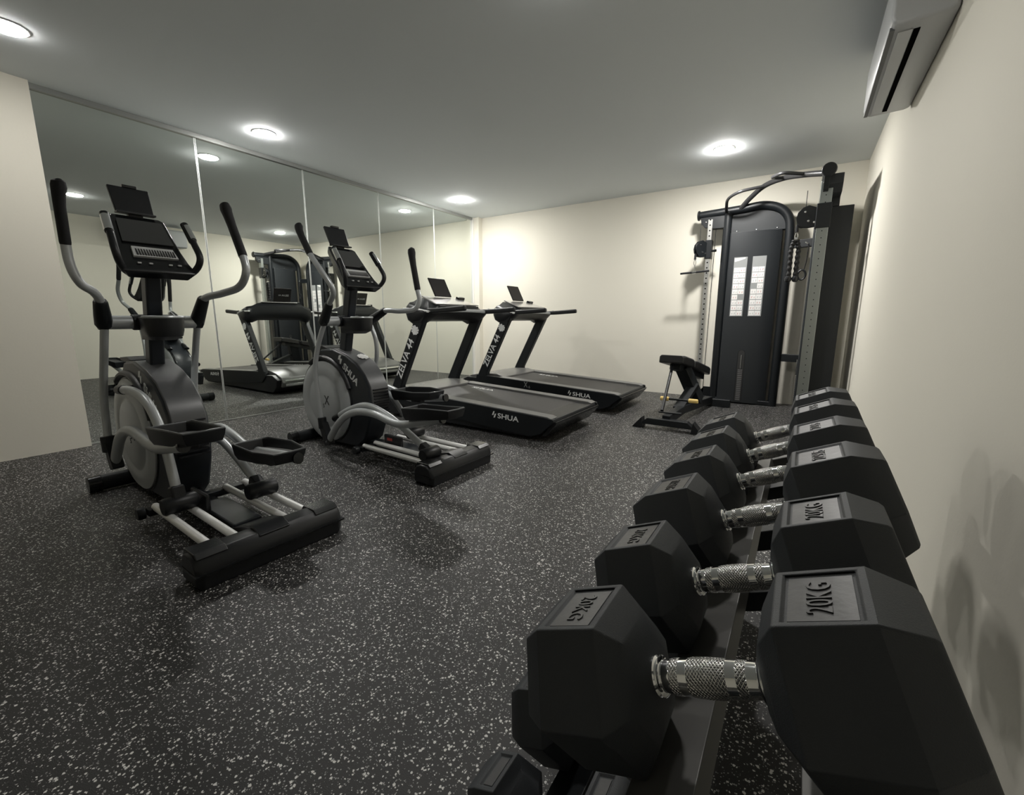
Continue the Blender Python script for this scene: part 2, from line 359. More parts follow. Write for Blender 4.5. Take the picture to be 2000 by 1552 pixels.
# ------------------------------------------------------------------ elliptical trainers
def elliptical(loc, rz, label, A, emblem=True):
    """A: phase of the moving linkage, near side 'n' (-y) and far side 'f' (+y); local +x is the rear"""
    t = empty('elliptical_trainer', loc, label, 'exercise machine', rz=rz, group='elliptical trainers facing the mirror')
    # --- rear foot housing
    pf = [(-0.125, 0.0), (-0.125, 0.075), (-0.10, 0.118), (-0.055, 0.135), (0.0, 0.130), (0.028, 0.105), (0.04, 0.065), (0.035, 0.0)]
    MB().prism(pf, -0.30, 0.30, inset=(0.022, 0.80)).build('rear_foot', PLAST, t, bevel=0.006)
    MB().prism([(-0.13, 0.058), (-0.13, 0.066), (0.046, 0.066), (0.044, 0.058)], -0.304, 0.304).build('foot_seam', PLASTG, t)
    for y in (-0.235, 0.235):
        MB().prism([(-0.118, 0.10), (-0.09, 0.136), (0.0, 0.138), (0.02, 0.118), (-0.03, 0.11)], y-0.055, y+0.055).build('foot_cap', PLASTG, t, bevel=0.004)
    MB().prism([(-0.26, 0.075), (-0.13, 0.125), (-0.04, 0.146), (0.02, 0.122), (-0.04, 0.09)], -0.065, 0.065).build('foot_tongue', PLAST, t, bevel=0.005)
    # --- rails and base beam
    for y in (-0.20, -0.105, 0.105, 0.20):
        MB().tube([(-0.72, y, 0.108), (-0.09, y, 0.100)], 0.0175, seg=18).build('guide_rail', ALU, t)
    MB().box((-0.72, 0, 0.09), (0.05, 0.47, 0.035)).build('rail_crossbar', BLACKM, t, bevel=0.005)
    for s_ in (-1, 1):
        MB().lathe([(0.0, 0), (0.026, 0), (0.03, 0.008), (0.03, 0.03), (0.0, 0.03)], (-0.74, s_*0.255-0.015, 0.085), (0, 1, 0), 18).build('leveling_knob', BLACKM, t)
    MB().box((-0.75, 0, 0.055), (1.30, 0.09, 0.06)).build('base_beam', BLACKM, t, bevel=0.008)
    MB().box((-0.42, 0, 0.09), (0.38, 0.12, 0.018)).build('beam_cover', SHROUD, t, bevel=0.006)
    MB().box((-0.57, -0.062, 0.135), (0.19, 0.02, 0.085)).build('lift_bracket', PLAST, t, bevel=0.012)
    MB().box((-0.60, -0.0735, 0.145), (0.05, 0.003, 0.018)).build('warning_sticker', RED, t)
    # --- front stabiliser
    MB().tube([(-1.555, -0.245, 0.048), (-1.555, 0.245, 0.048)], 0.046, seg=20, oval=0.85).build('front_foot', BLACKM, t)
    for s_ in (-1, 1):
        MB().tube([(-1.555, s_*0.225, 0.048), (-1.555, s_*0.285, 0.048)], [0.050, 0.047], seg=20, oval=0.9).build('foot_end_cap', PLASTG, t, bevel=0.004)
    # --- shroud
    arc = []
    for a in range(112, 252, 12): arc.append((-1.32+0.335*math.cos(R(a)), 0.345+0.335*math.sin(R(a))))
    body = [(-1.36, 0.755), (-1.455, 0.66)] + arc[1:] + [(-1.38, 0.02), (-0.95, 0.03), (-0.86, 0.10), (-0.79, 0.26), (-0.765, 0.38), (-0.78, 0.50), (-0.83, 0.59), (-0.92, 0.67), (-1.04, 0.725), (-1.20, 0.765)]
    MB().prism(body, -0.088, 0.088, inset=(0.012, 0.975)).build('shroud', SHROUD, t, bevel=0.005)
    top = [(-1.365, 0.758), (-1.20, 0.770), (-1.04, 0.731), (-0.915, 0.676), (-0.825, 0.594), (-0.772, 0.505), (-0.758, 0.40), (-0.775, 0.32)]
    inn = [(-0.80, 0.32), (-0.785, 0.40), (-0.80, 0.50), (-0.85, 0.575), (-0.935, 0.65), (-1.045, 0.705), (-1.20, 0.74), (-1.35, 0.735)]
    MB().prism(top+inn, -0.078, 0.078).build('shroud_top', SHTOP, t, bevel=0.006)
    for k in range(9):
        z = 0.485-k*0.022
        MB().box((-0.768+0.0012*k, 0, z), (0.024, 0.13, 0.008)).build('vent_rib', PLAST, t)
    MB().prism([(-1.48, 0.775), (-1.35, 0.785), (-1.28, 0.768), (-1.34, 0.752), (-1.46, 0.757)], -0.075, 0.075).build('front_lip', PLAST, t, bevel=0.005)
    # --- flywheel covers on both sides
    for s_ in (-1, 1):
        d = MB().lathe([(0.30, 0.080), (0.318, 0.088), (0.318, 0.098), (0.302, 0.108), (0.225, 0.112), (0.212, 0.106), (0.20, 0.106), (0.185, 0.114), (0.05, 0.118), (0.02, 0.118)], (-1.32, 0, 0.348), (0, s_, 0), 56).build('flywheel_cover', DISC, t)
        MB().lathe([(0.331, 0.072), (0.334, 0.078), (0.334, 0.090), (0.326, 0.094), (0.316, 0.090)], (-1.32, 0, 0.348), (0, s_, 0), 56).build('cover_rim', PLASTG, t)
        sw = MB().tube(spline([(-1.32+0.335*math.cos(R(a)), s_*0.085, 0.36+0.335*math.sin(R(a))) for a in range(20, 125, 13)]), 0.018, seg=10, oval=1.5).build('fender_strip', PLAST, t)
    text('model_mark', 'X', 0.105, frame((-1.27, -0.1190, 0.36), (1, 0, 0), (0, 0, 1)), DARKPR, t, sx=0.85)
    text('model_number', '5', 0.045, frame((-1.315, -0.1190, 0.315), (1, 0, 0), (0, 0, 1)), DARKPR, t)
    dirx = (0.78, 0, -0.62)
    text('maker_lettering', 'SHUA', 0.070, frame((-0.99, -0.0885, 0.585), dirx, (0.62, 0, 0.78)), WHITE, t, sx=1.15, bold=0.002)
    bolt = MB().loft([[(-1.115, -0.0895, 0.722), (-1.085, -0.0895, 0.725), (-1.110, -0.0895, 0.688), (-1.130, -0.0895, 0.690)], [(-1.115, -0.088, 0.722), (-1.085, -0.088, 0.725), (-1.110, -0.088, 0.688), (-1.130, -0.088, 0.690)]]).build('maker_emblem', WHITE, t)
    MB().loft([[(-1.105, -0.0895, 0.70), (-1.080, -0.0895, 0.695), (-1.098, -0.0895, 0.655), (-1.112, -0.0895, 0.660)], [(-1.105, -0.088, 0.70), (-1.080, -0.088, 0.695), (-1.098, -0.088, 0.655), (-1.112, -0.088, 0.660)]]).build('maker_emblem', WHITE, t)
    if emblem: leaf('leaf_emblem', 0.045, frame((-0.975, 0.02, 0.7125), (0.25, 1, -0.1), (-0.9, 0, 0.40)), WHITE, t)
    # --- mast, pivot bar, cup holder
    mast = [(-1.17, 0, 0.69), (-1.035, 0, 1.22)]
    MB().rbar(mast, 0.068, 0.078, M=(0, 1, 0)).build('mast', SHROUD, t, bevel=0.012, seg=3)
    MB().tube([(-1.10, -0.20, 0.975), (-1.10, 0.20, 0.975)], 0.034, seg=24).build('pivot_bar', SILVER, t)
    MB().tube([(-1.10, -0.09, 0.975), (-1.10, 0.09, 0.975)], 0.040, seg=24).build('pivot_hub', BLACKM, t, bevel=0.006)
    for s_ in (-1, 1): MB().tube([(-1.10, s_*0.197, 0.975), (-1.10, s_*0.222, 0.975)], 0.036, seg=24).build('pivot_cap', PLAST, t, bevel=0.004)
    def dring(k, z, dx=0):
        pts = []
        for a in range(-90, 91, 15): pts.append((-0.945+dx+0.075*k*math.cos(R(a)), 0.082*k*math.sin(R(a)), z))
        return pts + [(-1.06, 0.070*k, z), (-1.13, 0.05, z), (-1.13, -0.05, z), (-1.06, -0.070*k, z)]
    MB().loft([dring(0.62, 0.885, -0.03), dring(0.9, 0.905), dring(1.0, 0.935), dring(1.05, 1.0), dring(0.93, 1.003), dring(0.85, 0.96), dring(0.6, 0.915, -0.02)]).build('cup_holder', PLAST, t, bevel=0.003)
    MB().tube([Vector(p) for p in dring(1.03, 1.002)[:13]], 0.007, seg=8).build('cup_rim', SILVER, t)
    # --- console
    def cr_(x0, z0, hw, th, nx, nz):   # ring across y
        return [(x0, -hw, z0), (x0, hw, z0), (x0-nx*th, hw*0.82, z0-nz*th), (x0-nx*th, -hw*0.82, z0-nz*th)]
    nx, nz = 0.78, 0.62
    rings = [cr_(-1.140, 1.510, 0.098, 0.05, nx, nz), cr_(-1.115, 1.495, 0.112, 0.06, nx, nz), cr_(-0.985, 1.335, 0.128, 0.075, nx, nz), cr_(-0.935, 1.275, 0.140, 0.075, nx, nz), cr_(-0.885, 1.232, 0.150, 0.06, nx, nz), cr_(-0.880, 1.215, 0.146, 0.045, nx, nz)]
    MB().loft(rings).build('console', PLASTG, t, bevel=0.006)
    MB().loft([[(-1.098, -0.092, 1.481), (-1.098, 0.092, 1.481), (-1.000, 0.104, 1.361), (-1.000, -0.104, 1.361)], [(-1.094, -0.092, 1.485), (-1.094, 0.092, 1.485), (-0.996, 0.104, 1.365), (-0.996, -0.104, 1.365)]]).build('screen', GLASS, t)
    kx = [(-0.978, 1.338), (-0.940, 1.290)]
    gp_ = MB().loft([[(kx[0][0]-0.006, -0.080, kx[0][1]-0.004), (kx[0][0]-0.006, 0.088, kx[0][1]-0.004), (kx[1][0]-0.006, 0.098, kx[1][1]-0.004), (kx[1][0]-0.006, -0.084, kx[1][1]-0.004)],
               [(kx[0][0]+0.004, -0.080, kx[0][1]+0.004), (kx[0][0]+0.004, 0.088, kx[0][1]+0.004), (kx[1][0]+0.004, 0.098, kx[1][1]+0.004), (kx[1][0]+0.004, -0.084, kx[1][1]+0.004)]]).build('speaker_grille', mat('grille_light_grey', (0.55, 0.56, 0.56), 0.45), t)
    g = MB()
    for k in range(15):
        y = -0.070+k*0.0108
        g.loft([[(kx[0][0]-0.004, y, kx[0][1]-0.009), (kx[0][0]-0.004, y+0.0065, kx[0][1]-0.009), (kx[1][0]-0.008, y+0.0068, kx[1][1]+0.004), (kx[1][0]-0.008, y+0.0003, kx[1][1]+0.004)],
                [(kx[0][0]+0.008, y, kx[0][1]-0.002), (kx[0][0]+0.008, y+0.0065, kx[0][1]-0.002), (kx[1][0]+0.003, y+0.0068, kx[1][1]+0.011), (kx[1][0]+0.003, y+0.0003, kx[1][1]+0.011)]])
    g.build('grille_slots', DARKPR, gp_)
    for y in (-0.075, -0.03, 0.05, 0.088): MB().box((-0.908, y, 1.2585), (0.012, 0.016, 0.008)).build('console_button', DECAL, t, bevel=0.002)
    # --- tablet holder
    th = MB().loft([[(-1.135, -0.078, 1.528), (-1.135, 0.078, 1.528), (-1.195, 0.084, 1.658), (-1.195, -0.084, 1.658)], [(-1.150, -0.078, 1.520), (-1.150, 0.078, 1.520), (-1.210, 0.084, 1.650), (-1.210, -0.084, 1.650)]]).build('tablet_holder', PLAST, t, bevel=0.004)
    MB().box((-1.13, 0, 1.520), (0.045, 0.16, 0.010)).build('tablet_ledge', PLAST, th, bevel=0.003)
    MB().box((-1.200, 0.005, 1.662), (0.024, 0.060, 0.014)).build('tablet_clip', PLASTG, th, bevel=0.003)
    MB().box((-1.145, 0, 1.505), (0.03, 0.06, 0.03)).build('tablet_hinge', PLAST, th, bevel=0.003)
    # --- fixed handlebar with pulse sensors
    for s_ in (-1, 1):
        pts = spline([(-0.98, s_*0.05, 1.215), (-0.93, s_*0.115, 1.212), (-0.885, s_*0.152, 1.245), (-0.865, s_*0.168, 1.30), (-0.905, s_*0.165, 1.37), (-0.985, s_*0.158, 1.475)])
        h = MB().tube(pts, 0.0155, seg=14).build('handlebar', PLAST, t)
        MB().tube([(-0.918, s_*0.164, 1.385), (-0.990, s_*0.158, 1.480)], [0.0185, 0.0185], seg=16).build('hand_grip', PLASTG, h, bevel=0.004)
        MB().tube([(-0.922, s_*0.166, 1.393), (-0.976, s_*0.161, 1.465)], 0.0193, seg=16, oval=0.9).build('pulse_sensor', CHROME, h)
    # --- moving arms
    for side, s_ in (('n', -1), ('f', 1)):
        up_ = A[side]['up']; lo = A[side]['low']
        grip_i = A[side].get('gi', 2)
        arm = MB().tube(spline(up_[:-1]+[tuple((Vector(up_[-2])*0.3+Vector(up_[-1])*0.7))]), 0.0185, seg=16).build('moving_arm', SILVER, t)
        g0, g1 = Vector(up_[-2]), Vector(up_[-1]); gd = (g1-g0)
        fwd = Vector((0.6, -s_*0.25, 0)).normalized()
        gp = [g0-gd*0.02, g0+gd*0.02, g0+gd*0.60, g0+gd*0.80+fwd*0.004, g0+gd*0.92+fwd*0.012, g0+gd*1.0+fwd*0.014, g0+gd*1.03+fwd*0.012]
        MB().tube(gp, [0.0225, 0.024, 0.024, 0.027, 0.031, 0.027, 0.014], seg=16, oval=0.85, up=(1, 0, 0)).build('foam_grip', FOAM, arm)
        b0, b1 = Vector(up_[0]), Vector(up_[1]); bd = (b1-b0).normalized()
        MB().tube([b0-bd*0.022, b0-bd*0.008, b0+bd*0.045, b1, b1+bd*0.010], [0.030, 0.036, 0.034, 0.028, 0.024], seg=18).build('pivot_boot', BLACKM, t)
        MB().tube(spline(lo), 0.0175, seg=14).build('swing_arm', SILVER, t)
        j = Vector(lo[-1]); a0 = Vector(A[side]['ta'][0])
        MB().tube([j+Vector((0, 0, 0.035)), j+Vector((0.005, 0, -0.05))], 0.027, seg=14, oval=1.2).build('arm_joint', PLAST, t, bevel=0.005)
        MB().hull([j+Vector(q) for q in ((-0.028, -0.02, 0), (0.028, -0.02, 0.0), (-0.028, 0.03, 0), (0.028, 0.03, 0))] + [a0+Vector(q) for q in ((-0.02, -0.02, -0.035), (0.045, -0.02, -0.015), (-0.02, 0.03, -0.035), (0.045, 0.03, -0.015))]).build('joint_bracket', PLAST, t, bevel=0.006)
        # pedal arm (two-piece tube), crank link, roller
        ta = A[side]['ta']; pa = MB().tube(fillet(ta, 0.10, 7), 0.0225, seg=14, oval=1.15, up=(0, 1, 0)).build('pedal_arm', SILVER, t)
        e0, e1 = Vector(ta[-2]), Vector(ta[-1]); ed = (e1-e0).normalized()
        MB().tube([e1-ed*0.004, e1+ed*0.014], 0.024, seg=14, oval=1.15, up=(0, 1, 0)).build('arm_end_cap', PLASTG, pa)
        tb = A[side]['tb']; MB().tube(fillet(tb, 0.14, 8), 0.0205, seg=14, oval=1.1, up=(0, 1, 0)).build('crank_link', SILVER, t)
        c0, c1 = Vector(tb[0]), Vector(tb[1]); cd = (c1-c0).normalized()
        MB().tube([c0-cd*0.075, c0+cd*0.012], 0.0255, seg=14).build('crank_sleeve', PLAST, t, bevel=0.005)
        MB().tube([c0-cd*0.055+Vector((0, -s_*0.06, 0)), c0-cd*0.055], 0.018, seg=14).build('crank_pin', BLACKM, t)
        r0 = Vector(tb[-1])
        ro = MB().lathe([(0.0, -0.068), (0.034, -0.068), (0.040, -0.060), (0.040, 0.060), (0.034, 0.068), (0.0, 0.068)], r0, (0, 1, 0), 24).build('roller', PLAST, t)
        pd = (Vector(tb[-2])-r0).normalized()
        MB().rbar([r0+pd*0.02, r0+pd*0.085], 0.055, 0.055, M=(0, 1, 0)).build('roller_yoke', PLAST, t, bevel=0.01)
        # pedal tray
        px, py, pz, pitch = A[side]['pd']
        Mx = Matrix.Translation((px, py, pz)) @ Matrix.Rotation(R(-pitch), 4, 'Y')
        def T(x, y, z): return tuple(Mx @ Vector((x, y, z)))
        out = [(-0.20, -0.068), (-0.17, -0.086), (0.05, -0.092), (0.20, -0.072), (0.212, 0.0), (0.20, 0.072), (0.05, 0.092), (-0.17, 0.086), (-0.20, 0.068)]
        rim = [0.048, 0.052, 0.030, 0.024, 0.024, 0.024, 0.044, 0.052, 0.048] if s_ > 0 else [0.048, 0.052, 0.044, 0.024, 0.024, 0.024, 0.030, 0.052, 0.048]
        ring0 = [T(x*0.95, y*0.88, -0.026) for x, y in out]; ring1 = [T(x, y, 0.0) for x, y in out]; ring2 = [T(x*1.03, y*1.06, h_) for (x, y), h_ in zip(out, rim)]
        ring3 = [T(x*0.965, y*0.93, h_) for (x, y), h_ in zip(out, rim)]; ring4 = [T(x*0.92, y*0.86, 0.004) for x, y in out]
        pe = MB().loft([ring0, ring1, ring2, ring3, ring4]).build('pedal', PLAST, t, bevel=0.002)
        rr = [Vector(a_)*0.5+Vector(b2)*0.5+Vector((0, 0, 0.001)) for a_, b2 in zip(ring2, ring3)]
        MB().tube(rr+[rr[0]], 0.0042, seg=8, cap=False).build('pedal_lip', mat('pedal_edge_plastic', (0.10, 0.105, 0.11), 0.35), pe)
        MB().loft([[T(x*0.86, y*0.78, 0.0045) for x, y in out], [T(x*0.86, y*0.78, 0.0075) for x, y in out]]).build('pedal_pad', BELT, pe)
        MB().box(T(0.0, -s_*0.0, -0.036), (0.10, 0.05, 0.03)).build('pedal_mount', PLAST, t, bevel=0.008)
    return t

E2 = {'n': dict(up=[(-1.10, -0.20, 0.975), (-0.99, -0.222, 1.09), (-0.88, -0.255, 1.18), (-0.93, -0.295, 1.30), (-1.04, -0.305, 1.425), (-1.16, -0.315, 1.62)],
                low=[(-1.10, -0.20, 0.955), (-1.18, -0.21, 0.80), (-1.225, -0.22, 0.62), (-1.205, -0.222, 0.40), (-1.18, -0.225, 0.225)],
                ta=[(-1.135, -0.215, 0.075), (-0.97, -0.212, 0.265), (-0.80, -0.21, 0.352), (-0.60, -0.20, 0.362), (-0.36, -0.195, 0.305), (0.03, -0.19, 0.40)],
                tb=[(-1.06, -0.155, 0.275), (-0.93, -0.155, 0.34), (-0.72, -0.155, 0.405), (-0.50, -0.155, 0.35), (-0.34, -0.155, 0.275), (-0.115, -0.153, 0.152)],
                pd=(-0.07, -0.165, 0.415, 8)),
      'f': dict(up=[(-1.10, 0.20, 0.975), (-0.93, 0.205, 1.05), (-0.78, 0.235, 1.05), (-0.68, 0.285, 1.065), (-0.645, 0.305, 1.13), (-0.66, 0.305, 1.21), (-0.72, 0.305, 1.50)],
                low=[(-1.10, 0.20, 0.955), (-1.05, 0.21, 0.80), (-1.10, 0.22, 0.60), (-1.28, 0.222, 0.42), (-1.42, 0.225, 0.30)],
                ta=[(-1.40, 0.215, 0.22), (-1.24, 0.212, 0.40), (-1.08, 0.21, 0.47), (-0.86, 0.20, 0.45), (-0.70, 0.195, 0.39), (-0.30, 0.19, 0.44)],
                tb=[(-1.50, 0.155, 0.47), (-1.36, 0.155, 0.52), (-1.15, 0.155, 0.54), (-0.86, 0.155, 0.42), (-0.76, 0.155, 0.34), (-0.58, 0.153, 0.152)],
                pd=(-0.54, 0.150, 0.440, 6))}
E1 = {'n': dict(up=[(-1.09, -0.20, 0.975), (-1.02, -0.215, 1.07), (-0.985, -0.24, 1.115), (-0.955, -0.285, 1.15), (-0.945, -0.310, 1.22), (-0.945, -0.315, 1.32), (-0.90, -0.32, 1.565)],
                low=[(-1.09, -0.20, 0.955), (-1.14, -0.21, 0.80), (-1.19, -0.225, 0.60), (-1.20, -0.232, 0.42), (-1.195, -0.235, 0.355)],
                ta=[(-1.19, -0.225, 0.235), (-1.03, -0.22, 0.42), (-0.86, -0.215, 0.475), (-0.58, -0.205, 0.42), (-0.25, -0.20, 0.49)],
                tb=[(-1.14, -0.155, 0.628), (-0.98, -0.155, 0.64), (-0.78, -0.155, 0.61), (-0.64, -0.155, 0.48), (-0.60, -0.154, 0.34), (-0.545, -0.153, 0.152)],
                pd=(-0.37, -0.145, 0.50, 8)),
      'f': dict(up=[(-1.10, 0.20, 0.975), (-0.99, 0.205, 1.095), (-0.83, 0.235, 1.125), (-0.69, 0.265, 1.155), (-0.62, 0.275, 1.225), (-0.645, 0.28, 1.31), (-0.80, 0.285, 1.57)],
                low=[(-1.10, 0.20, 0.955), (-1.18, 0.205, 0.82), (-1.29, 0.215, 0.62), (-1.37, 0.225, 0.40), (-1.38, 0.225, 0.25)],
                ta=[(-1.36, 0.215, 0.13), (-1.18, 0.212, 0.31), (-1.00, 0.21, 0.385), (-0.80, 0.20, 0.36), (-0.60, 0.195, 0.31), (-0.12, 0.19, 0.36)],
                tb=[(-1.40, 0.155, 0.12), (-1.20, 0.155, 0.22), (-1.0, 0.155, 0.32), (-0.84, 0.155, 0.345), (-0.66, 0.155, 0.27), (-0.42, 0.153, 0.152)],
                pd=(-0.33, 0.165, 0.350, 6))}
elliptical((2.93, -5.155, 0), R(-2.1), 'grey and black elliptical trainer nearest the camera, its rear foot in the left foreground', E1, emblem=False)
elliptical((2.93, -3.935, 0), R(-1.5), 'grey and black elliptical trainer standing between the other elliptical and the treadmills', E2)

# ------------------------------------------------------------------ treadmills
def treadmill(dx, yc, label, mark):
    off = (2.1+dx, yc, 0); t = empty('treadmill', off, label, 'exercise machine', group='treadmills facing the mirror')
    def X(x): return x+dx
    def P(pts): return [(X(a), b_) for a, b_ in pts]
    def mb(): return MB(off)
    def y(v): return yc+v
    HW = 0.46
    # deck body
    side = P([(1.02, 0.10), (1.10, 0.03), (2.90, 0.03), (3.00, 0.06), (3.13, 0.175), (3.12, 0.20), (1.60, 0.245), (1.10, 0.255), (0.98, 0.20)])
    mb().prism(side, y(-HW+0.012), y(HW-0.012)).build('deck_body', PLAST, t, bevel=0.008)
    for s_ in (-1, 1):
        sk = P([(1.24, 0.225), (1.33, 0.15), (1.60, 0.12), (2.70, 0.045), (2.92, 0.035), (3.02, 0.07), (3.14, 0.18), (3.135, 0.205), (3.05, 0.215), (1.62, 0.285), (1.26, 0.30)])
        a, b_ = (y(-HW), y(-HW+0.03)) if s_ < 0 else (y(HW-0.03), y(HW))
        mb().prism(sk, a, b_).build('side_skirt', BLACKM, t, bevel=0.008)
        a, b_ = (y(-HW+0.004), y(-HW+0.115)) if s_ < 0 else (y(HW-0.115), y(HW-0.004))
        mb().prism(P([(1.60, 0.262), (1.60, 0.288), (3.08, 0.219), (3.12, 0.205), (3.08, 0.19)]), a, b_).build('foot_rail', DECKT, t, bevel=0.005)
        # upright, leaning to the rear, with a rounded elbow into the deck
        yy = y(s_*(HW-0.035)); f0 = 1.265
        ep = [(f0+0.52*(z-0.28), z) for z in (1.06, 0.34)] + [(f0-0.005, 0.26), (f0+0.03, 0.205), (f0+0.12, 0.175), (f0+0.40, 0.155), (f0+0.40, 0.262), (f0+0.155, 0.285)] + [(f0+0.132+0.52*(z-0.28), z) for z in (0.33, 1.06)]
        up = mb().prism(P(ep), yy-0.034, yy+0.034).build('upright', BLACKM, t, bevel=0.014, seg=3)
        cap = mb().prism(P([(1.60, 0.955), (1.735, 0.955), (1.80, 1.06), (1.64, 1.06)]), yy-0.038, yy+0.038).build('upright_collar', PLAST, up, bevel=0.006)
        # handrail
        hy = y(s_*0.405)
        mb().rbar(fillet([(X(1.72), hy, 1.065), (X(1.90), hy, 1.068), (X(2.22), y(s_*0.40), 1.088)], 0.08), 0.045, 0.050, M=(0, 1, 0)).build('handrail', PLAST, t, bevel=0.016, seg=3)
        mb().lathe([(0.0, 0), (0.010, 0), (0.010, 0.004), (0.0, 0.004)], (X(1.88), y(-s_*0.0)+s_*0.405+0, 1.094), (0, 0, 1), 14).build('rail_bolt', BRIGHT, t)
    # motor cover between the uprights
    mc = P([(0.98, 0.10), (0.955, 0.16), (0.99, 0.225), (1.12, 0.275), (1.30, 0.308), (1.52, 0.315), (1.63, 0.285), (1.63, 0.255), (1.2, 0.10)])
    mb().prism(mc, y(-HW+0.075), y(HW-0.075)).build('motor_cover', COVER, t, bevel=0.008)
    mb().box((X(0.965), yc, 0.185), (0.02, 0.70, 0.022), Matrix.Rotation(R(25), 3, 'Y')).build('chrome_strip', CHROME, t, bevel=0.004)
    mb().box((X(0.965), yc, 0.13), (0.022, 0.70, 0.032)).build('chrome_strip', CHROME, t, bevel=0.004)
    text('cover_lettering', 'SHUA', 0.055, frame((X(1.42), y(-0.20), 0.3137), (0, 1, 0), (-1, 0, 0)), DECAL, t, off, sx=1.3)
    # belt
    mb().prism(P([(1.63, 0.256), (1.63, 0.266), (3.06, 0.200), (3.10, 0.178), (3.10, 0.165), (3.04, 0.188)]), y(-0.335), y(0.335)).build('running_belt', BELT, t)
    mb().tube([(X(3.085), y(-0.335), 0.165), (X(3.085), y(0.335), 0.165)], 0.022, seg=16).build('rear_roller', BELT, t)
    mb().prism(P([(3.02, 0.05), (3.06, 0.05), (3.155, 0.165), (3.155, 0.185), (3.11, 0.17)]), y(-HW+0.02), y(HW-0.02)).build('rear_cover', PLASTG, t, bevel=0.006)
    text('belt_lettering', 'SHUA', 0.075, frame((X(1.92), y(0.235), 0.2538), (1, 0, -0.046), (0, 1, 0)), WHITE, t, off, sx=1.5)
    # console
    sec = [(1.500, 1.075), (1.525, 1.010), (1.60, 0.968), (1.72, 0.985), (1.80, 1.04), (1.845, 1.085), (1.80, 1.115), (1.66, 1.165), (1.56, 1.190), (1.51, 1.150)]
    cx, cz = 1.65, 1.07; rings = []
    for yy, k in ((-0.475, 0.45), (-0.465, 0.72), (-0.44, 0.92), (-0.38, 1.0), (-0.30, 1.03), (0.30, 1.03), (0.38, 1.0), (0.44, 0.92), (0.465, 0.72), (0.475, 0.45)):
        rings.append([(X(cx+(a-cx)*k), y(yy), cz+(b_-cz)*k-(0.035 if abs(yy) > 0.35 else 0)) for a, b_ in sec])
    con = mb().loft(rings).build('console', PLAST, t, bevel=0.0)
    for s_ in (-1, 1):
        mb().rbar([(X(1.50), y(s_*0.452), 1.085), (X(1.66), y(s_*0.462), 1.085), (X(1.82), y(s_*0.44), 1.055)], 0.030, 0.018, M=(0, 1, 0)).build('silver_band', ALU, con, bevel=0.004)
    mb().rbar([(X(1.825), y(-0.42), 1.062), (X(1.865), y(-0.25), 1.068), (X(1.875), y(0), 1.070), (X(1.865), y(0.25), 1.068), (X(1.825), y(0.42), 1.062)], 0.035, 0.030).build('front_crossbar', SILVER, t, bevel=0.01)
    Pn = Vector((0.36, 0, 0.93)); 
    g0 = [(X(1.535), y(-0.25), 1.205), (X(1.535), y(0.25), 1.205), (X(1.80), y(0.33), 1.122), (X(1.80), y(-0.33), 1.122)]
    mb().loft([[Vector(p) for p in g0], [Vector(p)+Pn*0.012 for p in g0]]).build('control_panel', TGLASS, t, bevel=0.004)
    mb().rbar([(X(1.81), y(-0.30), 1.105), (X(1.81), y(0.30), 1.105)], 0.03, 0.025, M=(1, 0, 0)).build('panel_edge', PLASTG, t, bevel=0.005)
    # tablet / screen standing on the console
    t0 = [(X(1.575), y(-0.085), 1.218), (X(1.575), y(0.165), 1.218), (X(1.490), y(0.150), 1.405), (X(1.490), y(-0.100), 1.405)]
    nb = Vector((-0.016, 0, -0.006))
    mb().loft([[Vector(p) for p in t0], [Vector(p)+nb for p in t0]]).build('reading_screen', mat('screen_dark_grey', (0.014, 0.012, 0.012), 0.4, spec=0.3), t, bevel=0.008, seg=3)
    sy = Vector((-0.085, 0, 0.187)).normalized()
    text('screen_lettering', 'ZELVA 44', 0.036, frame((X(1.5325)-0.0175, y(0.045), 1.305), (0, -1, 0), sy), DECAL, t, off)
    mb().box((X(1.60), y(0.27), 1.205), (0.05, 0.10, 0.03), Matrix.Rotation(R(15), 3, 'Y')).build('phone_slot', PLASTG, t, bevel=0.008)
    # lettering on the near upright and skirts
    ux = Vector((0.52, 0, 1)).normalized(); uy = Vector((-1, 0, 0.52)).normalized(); yf = y(-HW)-0.0009+0.001-0.0012
    z0 = 0.605; text('upright_lettering', 'ZELVA 44', 0.105, frame((X(1.265+0.066+0.52*(z0-0.28)), yf, z0), ux, uy), WHITE, t, off, sx=0.98, bold=0.0012)
    z0 = 0.885; leaf('leaf_emblem', 0.052, frame((X(1.265+0.066+0.52*(z0-0.28)), yf, z0), uy, -ux), WHITE, t, off)
    text('maker_lettering', 'SHUA', 0.062, frame((X(2.705), yf, 0.168), (1, 0, -0.046), (0, 0, 1)), WHITE, t, off, sx=1.35, bold=0.001)
    for q in (0, 1):
        ex, ez = X(2.548+0.016*q), 0.187-0.020*q; o2 = []
        for yy in (yf-0.0008, yf+0.0012): o2.append([(ex-0.008, yy, ez-0.015), (ex+0.008, yy, ez-0.012), (ex+0.020, yy, ez+0.022), (ex+0.006, yy, ez+0.020)])
        mb().loft(o2).build('maker_emblem', WHITE, t)
    if mark:
        text('model_mark', 'X', 0.095, frame((X(1.99), yf, 0.222), (1, 0, 0), (0, 0, 1)), DECAL, t, off, sx=0.8)
        text('model_number', '6', 0.045, frame((X(2.04), yf, 0.200), (1, 0, 0), (0, 0, 1)), DECAL, t, off)
    return t
treadmill(0.0, -2.575, 'black treadmill with white upright lettering, nearer one, behind the second elliptical', False)
treadmill(0.06, -1.215, 'black treadmill with white upright lettering, farther one, nearest the back wall', True)
